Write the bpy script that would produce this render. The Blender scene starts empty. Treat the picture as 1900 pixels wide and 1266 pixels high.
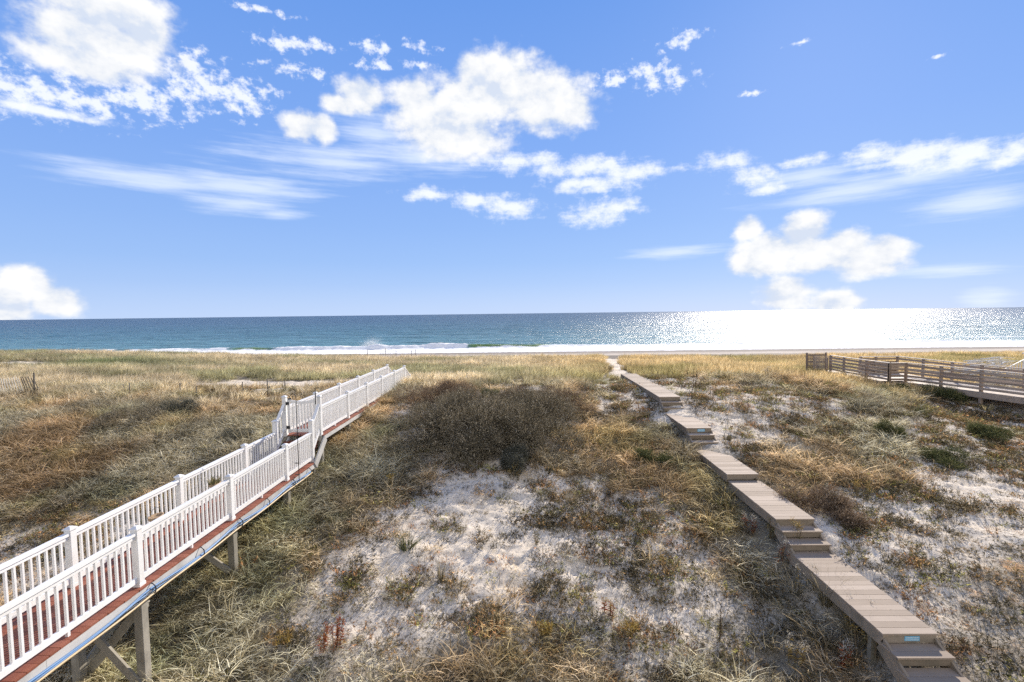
import bpy, math, random
import numpy as np
from mathutils import Vector, Matrix

R = math.radians
random.seed(7)
rng = np.random.default_rng(11)
S = bpy.context.scene
COL = S.collection
ZC = 9.7            # camera height above the sea
F = 880.0           # focal length in photograph pixels (1900 wide)

# ------------------------------------------------------------------ camera
cam_d = bpy.data.cameras.new('camera')
cam = bpy.data.objects.new('camera', cam_d)
COL.objects.link(cam)
cam_d.sensor_width = 36
cam_d.lens = 36 * F / 1900
cam_d.clip_start = 0.05
cam_d.clip_end = 90000
PITCH, YAW, ROLL = math.atan(51 / F), math.atan(15 / F), -R(0.72)
CR = Matrix.Rotation(YAW, 3, 'Z') @ Matrix.Rotation(R(90) - PITCH, 3, 'X') @ Matrix.Rotation(ROLL, 3, 'Z')
M4 = CR.to_4x4(); M4.translation = (0, 0, ZC)
cam.matrix_world = M4
S.camera = cam
CRn = np.array(CR)

def ray(px, py):
    d = CR @ Vector(((px - 950) / F, -(py - 633) / F, -1))
    return d
def project(x, y, z):
    p = np.stack([x, y, z - ZC], -1) @ CRn
    w = -p[..., 2]
    w = np.where(w > 0.05, w, 0.05)
    return 950 + F * p[..., 0] / w, 633 - F * p[..., 1] / w, w

# ------------------------------------------------------------------ noise
_tab = np.random.default_rng(5).random((256, 256))
def vnoise(x, y):
    xi = np.floor(x).astype(int); yi = np.floor(y).astype(int)
    fx = x - xi; fy = y - yi
    fx = fx * fx * (3 - 2 * fx); fy = fy * fy * (3 - 2 * fy)
    a = _tab[xi & 255, yi & 255]; b = _tab[(xi + 1) & 255, yi & 255]
    c = _tab[xi & 255, (yi + 1) & 255]; d = _tab[(xi + 1) & 255, (yi + 1) & 255]
    return (a + (b - a) * fx) * (1 - fy) + (c + (d - c) * fx) * fy
def fbm(x, y, o=4, g=.5):
    s = 0; a = 1; t = 0
    for k in range(o):
        s = s + a * vnoise(x * 2 ** k + 17.3 * k, y * 2 ** k + 31.7 * k); t += a; a *= g
    return s / t
def sst(a, b, x):
    t = np.clip((x - a) / (b - a), 0, 1)
    return t * t * (3 - 2 * t)

# ------------------------------------------------------------------ terrain height
_by = [-20, 0, 5, 8, 10, 13, 16, 19, 24, 30, 38, 46, 52, 60, 75, 100, 118, 125, 140, 200]
_bh = [7.2, 6.9, 6.5, 6.05, 5.6, 5.05, 4.45, 3.95, 3.65, 3.95, 4.3, 4.5, 5.0, 6.7, 7.8, 9.0, 9.66, 10.0, 10.8, 14]
def ground(x, y, fine=True):
    x = np.asarray(x, float); y = np.asarray(y, float)
    h = np.interp(y, _by, _bh)
    rise = np.interp(y, [0, 5, 9, 11.5, 14, 17, 20, 28, 40], [.6, .72, .78, .6, .4, .3, .35, .2, 0]) * sst(4.2, 7, x)
    sink = np.interp(y, [6, 8, 12, 16, 20, 23, 27, 32, 45], [0, .15, .4, .8, 1.35, 1.0, .7, .3, .1]) * sst(13, 20, x)
    left = np.interp(-x, [10, 18, 34, 50, 80], [0, .15, .75, 1.05, 1.2]) * sst(24, 42, y) * (1 - sst(48, 66, y))
    z0r = -.14 * sst(38, 45, y) * sst(2, 12, x) * (1 - sst(54, 66, y))
    sink = sink * (1 - sst(54, 66, y))
    hollow = .45 * np.exp(-((x + 15) / 6) ** 2 - ((y - 29) / 4) ** 2)
    z = ZC - h + rise - sink + left - hollow + z0r
    dune = 1 - sst(50, 75, y)
    z = z + dune * (fbm(x * .22 + 3, y * .22 + 9, 3) - .5) * .34 * sst(2, 9, np.hypot(x + 6.8, (y - 12) * .2) + .1)
    if fine:
        z = z + (fbm(x * 1.7, y * 1.7, 3) - .5) * .13 + (fbm(x * 7.5, y * 7.5, 2) - .5) * .035 * (1 - sst(20, 40, y))
    return z
def gz(x, y):
    return float(ground(np.array([x]), np.array([y]))[0])
def on_ground(px, py):
    d = ray(px, py); o = Vector((0, 0, ZC))
    t = 3.0; prev = t
    while t < 200:
        p = o + d * t
        if p.z < gz(p.x, p.y): break
        prev = t; t *= 1.01
    a, b = prev, t
    for _ in range(12):
        m = (a + b) / 2; p = o + d * m
        if p.z < gz(p.x, p.y): b = m
        else: a = m
    p = o + d * a
    return p.x, p.y, gz(p.x, p.y)

# ------------------------------------------------------------------ node helpers
def mat(name):
    m = bpy.data.materials.new(name); m.use_nodes = True
    nt = m.node_tree; nt.nodes.clear()
    out = nt.nodes.new('ShaderNodeOutputMaterial')
    return m, nt, out
class NB:
    def __init__(s, nt): s.nt = nt
    def n(s, t, ins=None, **kw):
        nd = s.nt.nodes.new(t)
        for k, v in kw.items(): setattr(nd, k, v)
        for k, v in (ins or {}).items():
            if isinstance(v, tuple) and len(v) == 2 and hasattr(v[0], 'outputs'):
                s.nt.links.new(v[0].outputs[v[1]], nd.inputs[k])
            elif hasattr(v, 'outputs'):
                s.nt.links.new(v.outputs[0], nd.inputs[k])
            else:
                nd.inputs[k].default_value = v
        return nd
    def math(s, op, a, b=0.0, c=0.0, clamp=False):
        nd = s.nt.nodes.new('ShaderNodeMath'); nd.operation = op; nd.use_clamp = clamp
        for i, v in enumerate((a, b, c)):
            if hasattr(v, 'outputs'): s.nt.links.new(v.outputs[0], nd.inputs[i])
            elif isinstance(v, tuple): s.nt.links.new(v[0].outputs[v[1]], nd.inputs[i])
            else: nd.inputs[i].default_value = v
        return nd
    def vec(s, op, a, b=None):
        nd = s.nt.nodes.new('ShaderNodeVectorMath'); nd.operation = op
        for i, v in enumerate((a, b)):
            if v is None: continue
            if hasattr(v, 'outputs'): s.nt.links.new(v.outputs[0], nd.inputs[i])
            else: nd.inputs[i].default_value = v
        return nd
    def ramp(s, fac, stops, interp='LINEAR'):
        nd = s.nt.nodes.new('ShaderNodeValToRGB'); cr = nd.color_ramp; cr.interpolation = interp
        while len(cr.elements) < len(stops): cr.elements.new(.5)
        for e, (p, c) in zip(cr.elements, stops):
            e.position = p; e.color = (*c, 1) if len(c) == 3 else c
        if isinstance(fac, tuple): s.nt.links.new(fac[0].outputs[fac[1]], nd.inputs[0])
        else: s.nt.links.new(fac.outputs[0], nd.inputs[0])
        return nd
    def maprange(s, v, a, b, c=0.0, d=1.0, smooth=False):
        nd = s.nt.nodes.new('ShaderNodeMapRange')
        if smooth: nd.interpolation_type = 'SMOOTHSTEP'
        if isinstance(v, tuple): s.nt.links.new(v[0].outputs[v[1]], nd.inputs[0])
        else: s.nt.links.new(v.outputs[0], nd.inputs[0])
        for i, q in enumerate((a, b, c, d)): nd.inputs[i + 1].default_value = q
        return nd
    def mix(s, f, a, b, mode='MIX'):
        nd = s.nt.nodes.new('ShaderNodeMix'); nd.data_type = 'RGBA'; nd.blend_type = mode
        for i, v in ((0, f), (6, a), (7, b)):
            if hasattr(v, 'outputs'):
                o = v.outputs[2] if v.bl_idname == 'ShaderNodeMix' else v.outputs[0]
                s.nt.links.new(o, nd.inputs[i])
            elif isinstance(v, tuple) and hasattr(v[0], 'outputs'): s.nt.links.new(v[0].outputs[v[1]], nd.inputs[i])
            elif isinstance(v, tuple): nd.inputs[i].default_value = (*v, 1) if len(v) == 3 else v
            else: nd.inputs[i].default_value = v
        return nd
    def link(s, a, ao, b, bi): s.nt.links.new(a.outputs[ao], b.inputs[bi])
def mo(n): return (n, 2)   # colour output of a mix node

def wood_mat(name, ramp, grain=(2, 40, 40), rough=.8, dirt=.35, spec=.3, dirt_col=(.06, .055, .045)):
    m, nt, out = mat(name); b = NB(nt)
    at = b.n('ShaderNodeAttribute', attribute_name='rnd')
    tc = b.n('ShaderNodeTexCoord')
    off = b.n('ShaderNodeCombineXYZ'); b.nt.links.new(at.outputs['Fac'], off.inputs[0])
    sc = b.vec('SCALE', off); sc.inputs[3].default_value = 37
    add = b.n('ShaderNodeVectorMath', operation='ADD'); b.link(tc, 'Object', add, 0); b.link(sc, 0, add, 1)
    mp = b.n('ShaderNodeMapping'); b.link(add, 0, mp, 'Vector'); mp.inputs['Scale'].default_value = grain
    g = b.n('ShaderNodeTexNoise', {'Vector': mp, 'Scale': 1.0, 'Detail': 5.0, 'Roughness': .65})
    big = b.n('ShaderNodeTexNoise', {'Vector': add, 'Scale': 2.6, 'Detail': 4.0, 'Roughness': .6})
    f = b.math('MULTIPLY_ADD', g, .5, b.math('MULTIPLY', (at, 'Fac'), .55))
    c = b.ramp(f, ramp)
    df = b.maprange(big, .45, .72, 0, dirt)
    cc = b.mix(df, c, dirt_col)
    bs = b.n('ShaderNodeBsdfPrincipled', {'Roughness': rough, 'Specular IOR Level': spec})
    b.link(cc, 2, bs, 'Base Color')
    bp = b.n('ShaderNodeBump', {'Strength': .35, 'Distance': .004}); b.link(g, 0, bp, 'Height'); b.link(bp, 0, bs, 'Normal')
    b.link(bs, 0, out, 0)
    return m

M = {}
M['white'] = wood_mat('white_vinyl', [(0, (.76, .75, .72)), (.5, (.83, .825, .81)), (1, (.88, .88, .87))], (6, 6, 30), .42, .26, .5, (.55, .53, .48))
M['red'] = wood_mat('red_deck_boards', [(0, (.17, .055, .032)), (.5, (.25, .085, .05)), (1, (.33, .13, .085))], (2, 30, 30), .65, .3, .3, (.16, .07, .05))
M['post_wood'] = wood_mat('weathered_post_wood', [(0, (.20, .185, .145)), (.5, (.33, .305, .25)), (1, (.46, .43, .37))], (30, 30, 2), .85, .5)
M['fascia'] = wood_mat('pale_fascia_wood', [(0, (.38, .37, .35)), (.5, (.52, .51, .49)), (1, (.62, .61, .59))], (30, 2, 30), .7, .3)
M['tread'] = wood_mat('grey_brown_boards', [(0, (.24, .185, .135)), (.5, (.38, .305, .235)), (1, (.52, .43, .345))], (1.6, 45, 45), .8, .25, .3, (.22, .17, .13))
M['riser'] = wood_mat('weathered_riser_wood', [(0, (.17, .13, .09)), (.5, (.30, .24, .175)), (1, (.42, .35, .27))], (2, 30, 25), .8, .45, .3, (.09, .09, .06))
M['ramp'] = wood_mat('grey_ramp_wood', [(0, (.24, .175, .125)), (.5, (.42, .32, .24)), (1, (.58, .465, .36))], (3, 3, 30), .82, .35)
M['ramp_top'] = wood_mat('sunbleached_ramp_wood', [(0, (.34, .28, .24)), (.5, (.46, .39, .33)), (1, (.56, .49, .43))], (3, 3, 30), .7, .25)
M['dark'] = wood_mat('dark_weathered_wood', [(0, (.17, .13, .105)), (.5, (.28, .22, .18)), (1, (.4, .33, .27))], (20, 20, 3), .85, .3)
M['slat'] = wood_mat('bleached_slats', [(0, (.62, .58, .5)), (.5, (.76, .72, .64)), (1, (.84, .8, .73))], (30, 30, 3), .85, .3)
M['drift'] = wood_mat('bleached_branch', [(0, (.6, .58, .55)), (.5, (.78, .76, .73)), (1, (.86, .85, .82))], (8, 8, 8), .85, .3)
M['stake'] = wood_mat('grey_stake', [(0, (.1, .085, .07)), (.5, (.17, .15, .12)), (1, (.25, .22, .18))], (20, 20, 3), .85, .3)

def plain(name, col, rough=.5, metal=0.0, spec=.5, nscale=20, var=.15):
    m, nt, out = mat(name); b = NB(nt)
    tc = b.n('ShaderNodeTexCoord')
    g = b.n('ShaderNodeTexNoise', {'Scale': float(nscale), 'Detail': 3.0}); b.link(tc, 'Object', g, 'Vector')
    c = b.mix(g, tuple(x * (1 - var) for x in col), tuple(min(1, x * (1 + var)) for x in col))
    bs = b.n('ShaderNodeBsdfPrincipled', {'Roughness': rough, 'Metallic': metal, 'Specular IOR Level': spec})
    b.link(c, 2, bs, 'Base Color'); b.link(bs, 0, out, 0)
    return m
M['black'] = plain('black_metal', (.02, .02, .022), .45)
M['blue'] = plain('blue_plastic_pipe', (.10, .22, .42), .5)
M['tan'] = plain('tan_plastic_pipe', (.58, .44, .25), .45)
M['cable'] = plain('dark_blue_cable', (.025, .04, .07), .4)
M['sign'] = plain('blue_plate', (.20, .52, .72), .35)
M['signtext'] = plain('white_lettering', (.72, .82, .86), .4)
M['basket'] = plain('tan_wicker', (.38, .26, .15), .8, nscale=90, var=.5)
M['wire'] = plain('galvanised_wire', (.16, .16, .16), .4, .7)

# ------------------------------------------------------------------ object helpers
def link(o, parent=None):
    COL.objects.link(o)
    if parent is not None: o.parent = parent
    return o
def tag(o, label, cat, group=None, kind=None):
    if label: o['label'] = label
    if cat: o['category'] = cat
    if group: o['group'] = group
    if kind: o['kind'] = kind
    return o
def empty(name, loc, label, cat, group=None):
    o = bpy.data.objects.new(name, None); o.location = loc; o.empty_display_size = .2
    link(o); tag(o, label, cat, group); return o

class MB:
    """collects solids (world coordinates) and links them as one mesh object"""
    def __init__(s): s.v = []; s.f = []; s.r = []
    def hexa(s, pts, r=None):
        i = len(s.v); s.v += [tuple(p) for p in pts]
        for q in ((0, 3, 2, 1), (4, 5, 6, 7), (0, 1, 5, 4), (1, 2, 6, 5), (2, 3, 7, 6), (3, 0, 4, 7)):
            s.f.append(tuple(i + k for k in q)); s.r.append(r)
    def box(s, x0, x1, y0, y1, z0, z1, r=None):
        r = random.random() if r is None else r
        s.hexa([(x0, y0, z0), (x1, y0, z0), (x1, y1, z0), (x0, y1, z0), (x0, y0, z1), (x1, y0, z1), (x1, y1, z1), (x0, y1, z1)], r)
    def cbox(s, x0, x1, y0, y1, z0, z1, c=.006, r=None):
        """box with chamfered vertical edges and top"""
        r = random.random() if r is None else r
        def ring(d, z):
            return [(x0 + c + d, y0 + d, z), (x1 - c - d, y0 + d, z), (x1 - d, y0 + c + d, z), (x1 - d, y1 - c - d, z), (x1 - c - d, y1 - d, z), (x0 + c + d, y1 - d, z), (x0 + d, y1 - c - d, z), (x0 + d, y0 + c + d, z)]
        s.rings([ring(0, z0), ring(0, z1 - c), ring(c, z1)], r)
    def rings(s, rr, r=None, cap=True):
        r = random.random() if r is None else r
        n = len(rr[0]); i = len(s.v)
        for q in rr: s.v += [tuple(p) for p in q]
        for k in range(len(rr) - 1):
            for j in range(n):
                a = i + k * n + j; b = i + k * n + (j + 1) % n
                s.f.append((a, b, b + n, a + n)); s.r.append(r)
        if cap:
            s.f.append(tuple(i + j for j in reversed(range(n)))); s.r.append(r)
            s.f.append(tuple(i + (len(rr) - 1) * n + j for j in range(n))); s.r.append(r)
    def bar(s, a, b, w, h, up=(0, 0, 1), r=None):
        """beam from a to b: w across, h along up; a,b on the centre line"""
        a = Vector(a); b = Vector(b); d = (b - a).normalized(); up = Vector(up)
        sd = d.cross(up).normalized() * w / 2; u = sd.cross(d).normalized() * h / 2
        r = random.random() if r is None else r
        s.hexa([a - sd - u, a + sd - u, b + sd - u, b - sd - u, a - sd + u, a + sd + u, b + sd + u, b - sd + u], r)
    def tube(s, pts, rad, n=6, r=None):
        pts = [Vector(p) for p in pts]; rr = []
        for i, p in enumerate(pts):
            d = (pts[min(i + 1, len(pts) - 1)] - pts[max(i - 1, 0)]).normalized()
            a = Vector((0, 0, 1)) if abs(d.z) < .9 else Vector((1, 0, 0))
            e1 = d.cross(a).normalized(); e2 = d.cross(e1)
            q = rad[i] if isinstance(rad, (list, tuple)) else rad
            rr.append([p + (e1 * math.cos(t) + e2 * math.sin(t)) * q for t in [2 * math.pi * k / n for k in range(n)]])
        s.rings(rr, r)
    def quad(s, a, b, c, d, r=None):
        i = len(s.v); s.v += [tuple(a), tuple(b), tuple(c), tuple(d)]; s.f.append((i, i + 1, i + 2, i + 3)); s.r.append(random.random() if r is None else r)
    def build(s, name, m, parent=None, smooth=False, mats=None):
        o0 = Vector(parent_world(parent)) if parent is not None else Vector((0, 0, 0))
        me = bpy.data.meshes.new(name)
        V = np.array(s.v, float) - np.array(o0)
        me.from_pydata(V.tolist(), [], s.f)
        at = me.attributes.new('rnd', 'FLOAT', 'FACE')
        at.data.foreach_set('value', [random.random() if q is None else q for q in s.r])
        me.materials.append(m)
        if smooth: me.polygons.foreach_set('use_smooth', [True] * len(s.f))
        me.update()
        o = bpy.data.objects.new(name, me)
        return link(o, parent)
def parent_world(p):
    v = Vector((0, 0, 0))
    while p is not None:
        v += p.location; p = p.parent
    return v

# ================================================================== TERRAIN
# coverage grids (rows by photograph height 674..1246 step 44, columns 50..1850 step 100): how much grass stands there
GR = """
9 9 9 9 9 9 9 9 9 9 9 9 9 9 9 9 9 9 9
9 9 8 6 4 3 8 9 6 4 5 2 1 2 3 5 8 5 4
9 9 8 8 5 7 9 3 1 1 4 4 1 1 1 3 6 3 2
8 9 9 9 9 9 9 4 1 1 5 8 6 1 4 6 6 2 1
9 9 9 9 9 9 9 7 2 2 7 7 8 5 6 7 7 2 1
9 9 9 9 9 9 9 7 1 1 3 5 7 8 6 7 5 1 0
9 7 4 6 9 9 7 3 0 1 2 2 5 8 4 2 1 1 2
5 3 3 8 9 8 5 1 0 1 1 1 3 7 5 1 1 2 3
2 2 4 9 9 7 3 1 0 0 1 1 2 6 7 1 1 2 4
2 5 9 9 8 6 2 1 0 1 1 1 2 5 7 1 1 3 5
5 8 9 9 8 5 2 1 1 2 1 1 2 4 6 4 3 4 5
8 9 9 9 7 4 2 3 4 5 4 2 2 4 5 7 4 4 5
9 9 9 8 7 4 2 4 6 5 5 4 3 3 6 7 5 5 5
9 9 9 8 7 5 5 6 7 7 6 5 5 6 7 7 5 5 5
"""
CV = """
0 0 0 0 0 0 0 0 0 0 0 1 1 1 1 1 2 0 0
1 1 2 3 3 2 2 2 2 3 4 4 4 5 5 5 5 6 3
2 3 4 4 3 2 1 3 2 3 6 5 5 5 6 6 6 7 7
4 4 4 5 4 2 1 3 3 4 6 5 4 6 7 6 6 7 8
4 5 5 4 3 2 3 4 5 5 5 4 4 6 6 5 5 6 8
4 4 4 4 3 3 4 4 2 3 5 5 4 5 5 5 6 6 6
3 4 5 4 3 4 3 3 2 2 5 6 4 3 7 7 5 4 3
5 6 4 3 3 4 3 2 1 2 4 7 6 4 6 8 5 3 2
5 5 3 2 3 3 3 1 1 2 5 7 7 5 4 8 5 3 2
4 3 2 2 2 2 4 4 4 5 7 8 7 6 4 7 5 3 1
3 2 2 2 2 3 4 5 5 6 8 8 7 6 4 4 4 2 1
2 2 2 2 2 3 5 5 6 6 7 8 8 6 4 3 4 2 1
2 2 2 2 2 4 5 5 5 6 6 7 7 6 4 2 3 2 1
2 2 2 2 2 3 4 4 4 5 6 6 6 5 4 2 2 2 1
"""
def grid(t): return np.array([[float(c) for c in r.split()] for r in t.strip().split('\n')]) / 9
GR, CV = grid(GR), grid(CV)
def look(G, px, py):
    gx = np.clip((px - 50) / 100, 0, 17.999); gy = np.clip((py - 674) / 44, 0, 12.999)
    i = gx.astype(int); j = gy.astype(int); fx = gx - i; fy = gy - j
    return (G[j, i] * (1 - fx) + G[j, i + 1] * fx) * (1 - fy) + (G[j + 1, i] * (1 - fx) + G[j + 1, i + 1] * fx) * fy
def path_mask(x, y):
    cx = np.interp(y, [24, 28, 34, 44, 55, 70], [5.9, 6.0, 6.75, 8.5, 10.7, 13.5])
    w = np.interp(y, [24, 30, 45, 70], [.45, .45, .8, 1.5])
    return (1 - sst(w * .75, w * 1.35, np.abs(x - cx) + (vnoise(x * .8, y * .5) - .5) * .5)) * sst(24.5, 26.5, y)
def cover(x, y, z):
    px, py, w = project(x, y, z)
    g = look(GR, px, py); c = look(CV, px, py)
    g = np.where(y > 31, 1.0, g)
    pm = path_mask(x, y)
    g = g * (1 - pm); c = c * (1 - pm)
    far = sst(49, 53, y + (vnoise(x * .35, 3) - .5) * 3)
    g = g * (1 - far); c = c * (1 - far)
    # the sandy hollow at the far left and by the fence
    sp = np.exp(-((x + 40.5) / 3.2) ** 2 - ((y - 37.5) / 1.0) ** 2)
    g = g * (1 - np.clip(sp * 1.5, 0, 1))
    ho = np.exp(-((x + 14.3) / 5.6) ** 4 - ((y - 28.6) / 2.6) ** 4)
    g = g * (1 - .93 * ho * sst(.25, .45, vnoise(x * .7, y * 1.1) + .25 * ho))
    g = g * (1 - .8 * np.exp(-((x + 27.5) / 3.2) ** 2 - ((y - 24.0) / 1.3) ** 2))
    return g, c

def terrain():
    y = np.concatenate([np.linspace(-9, 3.4, 14), np.arange(3.45, 20, .05), 20 * np.exp(np.arange(0, math.log(56 / 20), .0042)), np.linspace(56.3, 150, 150)])
    nr, nc = len(y), 900
    s = np.linspace(-1, 1, nc)
    Y, Sx = np.meshgrid(y, s, indexing='ij')
    X = Sx * (np.maximum(Y, 0) * 1.45 + 13)
    Z = ground(X, Y)
    g, c = cover(X, Y, Z)
    # wind ripples and foot-worn lumps in bare sand
    bare = 1 - np.clip(g * 1.2, 0, 1)
    Z = Z + (.35 + .65 * bare) * ((fbm(X * 3.4 + 7, Y * 4.3, 4, .6) - .5) * .13 - .035 * sst(.62, .78, vnoise(X * 4.6 + 31, Y * 4.2 + 12))) * (Y < 45)
    V = np.stack([X, Y, Z], -1).reshape(-1, 3)
    i = (np.arange(nr - 1)[:, None] * nc + np.arange(nc - 1)[None]).ravel()
    Q = np.stack([i, i + 1, i + nc + 1, i + nc], -1)
    me = bpy.data.meshes.new('sand_ground')
    me.vertices.add(len(V)); me.vertices.foreach_set('co', V.ravel())
    me.loops.add(len(Q) * 4); me.loops.foreach_set('vertex_index', Q.ravel())
    me.polygons.add(len(Q)); me.polygons.foreach_set('loop_start', np.arange(0, len(Q) * 4, 4)); me.polygons.foreach_set('loop_total', np.full(len(Q), 4))
    me.update(calc_edges=True)
    me.polygons.foreach_set('use_smooth', np.ones(len(Q), bool))
    a = me.attributes.new('veg', 'FLOAT', 'POINT'); a.data.foreach_set('value', g.ravel().astype(np.float32))
    o = bpy.data.objects.new('sand_ground', me); link(o); o['kind'] = 'structure'
    m, nt, out = mat('dune_sand'); b = NB(nt)
    geo = b.n('ShaderNodeNewGeometry')
    at = b.n('ShaderNodeAttribute', attribute_name='veg')
    n1 = b.n('ShaderNodeTexNoise', {'Scale': .9, 'Detail': 5.0, 'Roughness': .6}); b.link(geo, 'Position', n1, 'Vector')
    n2 = b.n('ShaderNodeTexNoise', {'Scale': 14.0, 'Detail': 6.0, 'Roughness': .75}); b.link(geo, 'Position', n2, 'Vector')
    n3 = b.n('ShaderNodeTexNoise', {'Scale': 60.0, 'Detail': 3.0, 'Roughness': .7}); b.link(geo, 'Position', n3, 'Vector')
    sand = b.ramp(n1, [(.3, (.68, .585, .455)), (.5, (.77, .67, .535)), (.7, (.83, .735, .60))])
    lit = b.maprange(n2, .52, .60, 0, .9)      # scattered dead leaves and litter
    sand2 = b.mix(b.math('MULTIPLY', lit, b.maprange((at, 'Fac'), 0, .35, .4, 1)), sand, (.12, .095, .07))
    vg = b.math('MULTIPLY_ADD', (at, 'Fac'), 1.5, b.math('MULTIPLY_ADD', n2, 1.2, -1.05))
    vgc = b.maprange(vg, 0, .55, 0, .93, True)
    thatch = b.ramp(n3, [(.3, (.06, .052, .036)), (.5, (.16, .135, .09)), (.68, (.42, .36, .26))])
    col = b.mix(vgc, sand2, thatch)
    # wet, packed sand by the water, with a dark wrack line
    sx = b.n('ShaderNodeSeparateXYZ'); b.link(geo, 'Position', sx, 0)
    mpw = b.n('ShaderNodeMapping'); b.link(geo, 'Position', mpw, 'Vector'); mpw.inputs['Scale'].default_value = (.05, .35, 0)
    nw = b.n('ShaderNodeTexNoise', {'Vector': mpw, 'Scale': 1.0, 'Detail': 5.0})
    yy = b.math('MULTIPLY_ADD', nw, 26.0, (sx, 'Y'))
    beach = b.maprange(yy, 68, 90, 0, 1, True)
    col = b.mix(beach, col, (.56, .49, .41))
    wet = b.maprange(yy, 113, 128, 0, 1, True)
    col2 = b.mix(wet, col, (.25, .22, .19))
    wrack = b.math('MULTIPLY', b.maprange(yy, 88, 97, 0, 1, True), b.maprange(yy, 108, 116, 1, 0, True))
    wr2 = b.math('MULTIPLY', wrack, b.maprange(nw, .40, .52, .3, .95))
    col3 = b.mix(wr2, col2, (.10, .085, .07))
    bs = b.n('ShaderNodeBsdfPrincipled', {'Roughness': .95, 'Specular IOR Level': .15}); b.link(col3, 2, bs, 'Base Color')
    hh = b.math('MULTIPLY_ADD', n2, 1.0, b.math('MULTIPLY', n3, .3))
    bp = b.n('ShaderNodeBump', {'Strength': .8, 'Distance': .03}); b.link(hh, 0, bp, 'Height'); b.link(bp, 0, bs, 'Normal')
    b.link(bs, 0, out, 0)
    me.materials.append(m)
terrain()

# ================================================================== SEA
SEA_RAMP = [(0, (.13, .28, .31)), (.16, (.065, .165, .205)), (.42, (.036, .092, .145)), (1, (.02, .055, .10))]
SEA_BUMP, SEA_ROUGH, SEA_ROUGH2, SEA_G2 = 1.1, .30, .43, .026
def sea():
    y = np.concatenate([np.linspace(100, 112, 8), np.arange(112.4, 165, .3), 165 * np.exp(np.linspace(0, math.log(900 / 165), 260)), 900 * np.exp(np.linspace(.02, math.log(60000 / 900), 60))])
    nc = 900; s = np.linspace(-1, 1, nc)
    Y, Sx = np.meshgrid(y, s, indexing='ij')
    X = Sx * Y * 1.55
    px, py, w = project(X, Y, np.zeros_like(X))
    near = 1 - sst(300, 800, Y)
    # long swell lines and chop
    Z = near * (fbm(X * .022, Y * .085, 3) - .5) * .9 * sst(140, 190, Y)
    Z = Z + near * (fbm(X * .12 + 5, Y * .45, 3) - .5) * .35 * sst(124, 150, Y)
    # breaker line
    yb = 137 + 5 * (vnoise(X * .018 + 2, Y * 0) - .5) * 2 + (vnoise(X * .08, Y * 0 + 4) - .5) * 2
    amp = np.interp(px, [-400, 380, 430, 500, 560, 680, 700, 730, 780, 800, 860, 880, 1000, 1040, 1200, 1900, 2400],
                        [.5, .5, .9, .8, 1.1, 1.0, 1.5, 1.0, 1.0, 1.5, 1.3, 1.15, .9, .45, .3, .3, .3])
    u = Y - yb
    prof = np.exp(-np.where(u < 0, u / 1.5, u / 5.5) ** 2)
    Z = Z + amp * prof * (.8 + .35 * fbm(X * .35, Y * .35, 3))
    # foam
    foamf = fbm(X * .28 + 9, Y * .55, 4)
    fbreak = np.interp(px, [-400, 280, 320, 400, 440, 450, 500, 525, 860, 880, 1000, 1030, 1900], [.3, .4, .7, .6, .3, .1, .15, 1, 1, 0, .1, .75, .7])
    crest = np.exp(-((u + .6) / 2.2) ** 2) * fbreak
    white = sst(114 + 3 * (vnoise(X * .03, Y * 0) - .5), 118, Y) * (1 - sst(-1.5, 1.5, u + 1.2)) * np.interp(px, [-400, 400, 560, 900, 1900], [.55, .75, .85, .9, .95])
    second = np.exp(-((Y - 160 - 6 * (vnoise(X * .02, Y * 0 + 8) - .5)) / 1.2) ** 2) * .8 * (px > 1550) * sst(.45, .6, vnoise(X * .05 + 3, Y * 0))
    foam = np.clip(np.maximum(np.maximum(crest, second) * 1.1, white) + (foamf - .5) * .9 - .12, 0, 1) * (np.maximum(np.maximum(crest, white), second) > .05)
    Z = Z + foam * (fbm(X * 1.1, Y * 1.3, 3) - .4) * .45 * sst(122, 134, Y)
    green = np.exp(-((u + .9) / 1.6) ** 2) * np.interp(px, [420, 445, 490, 510, 855, 880, 1000, 1080], [0, 1, 1, 0, 0, 1, .9, 0])
    Z[Y < 119] *= .3
    V = np.stack([X, Y, Z], -1).reshape(-1, 3); nr = len(y)
    i = (np.arange(nr - 1)[:, None] * nc + np.arange(nc - 1)[None]).ravel()
    Q = np.stack([i, i + 1, i + nc + 1, i + nc], -1)
    me = bpy.data.meshes.new('sea_water')
    me.vertices.add(len(V)); me.vertices.foreach_set('co', V.ravel())
    me.loops.add(len(Q) * 4); me.loops.foreach_set('vertex_index', Q.ravel())
    me.polygons.add(len(Q)); me.polygons.foreach_set('loop_start', np.arange(0, len(Q) * 4, 4)); me.polygons.foreach_set('loop_total', np.full(len(Q), 4))
    me.update(calc_edges=True)
    me.polygons.foreach_set('use_smooth', np.ones(len(Q), bool))
    for nm, arr in (('foam', foam), ('green', green)):
        a = me.attributes.new(nm, 'FLOAT', 'POINT'); a.data.foreach_set('value', arr.ravel().astype(np.float32))
    o = bpy.data.objects.new('sea_water', me); link(o); o['kind'] = 'structure'
    m, nt, out = mat('ocean_water'); b = NB(nt)
    geo = b.n('ShaderNodeNewGeometry'); sx = b.n('ShaderNodeSeparateXYZ'); b.link(geo, 'Position', sx, 0)
    fo = b.n('ShaderNodeAttribute', attribute_name='foam'); gr = b.n('ShaderNodeAttribute', attribute_name='green')
    # depth: shallow water is paler and greener
    lg = b.math('LOGARITHM', (sx, 'Y'), 10.0)
    def sn(sc, det=4.0, rough=.6):
        mp = b.n('ShaderNodeMapping'); b.link(geo, 'Position', mp, 'Vector'); mp.inputs['Scale'].default_value = sc
        return b.n('ShaderNodeTexNoise', {'Vector': mp, 'Scale': 1.0, 'Detail': det, 'Roughness': rough})
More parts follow.
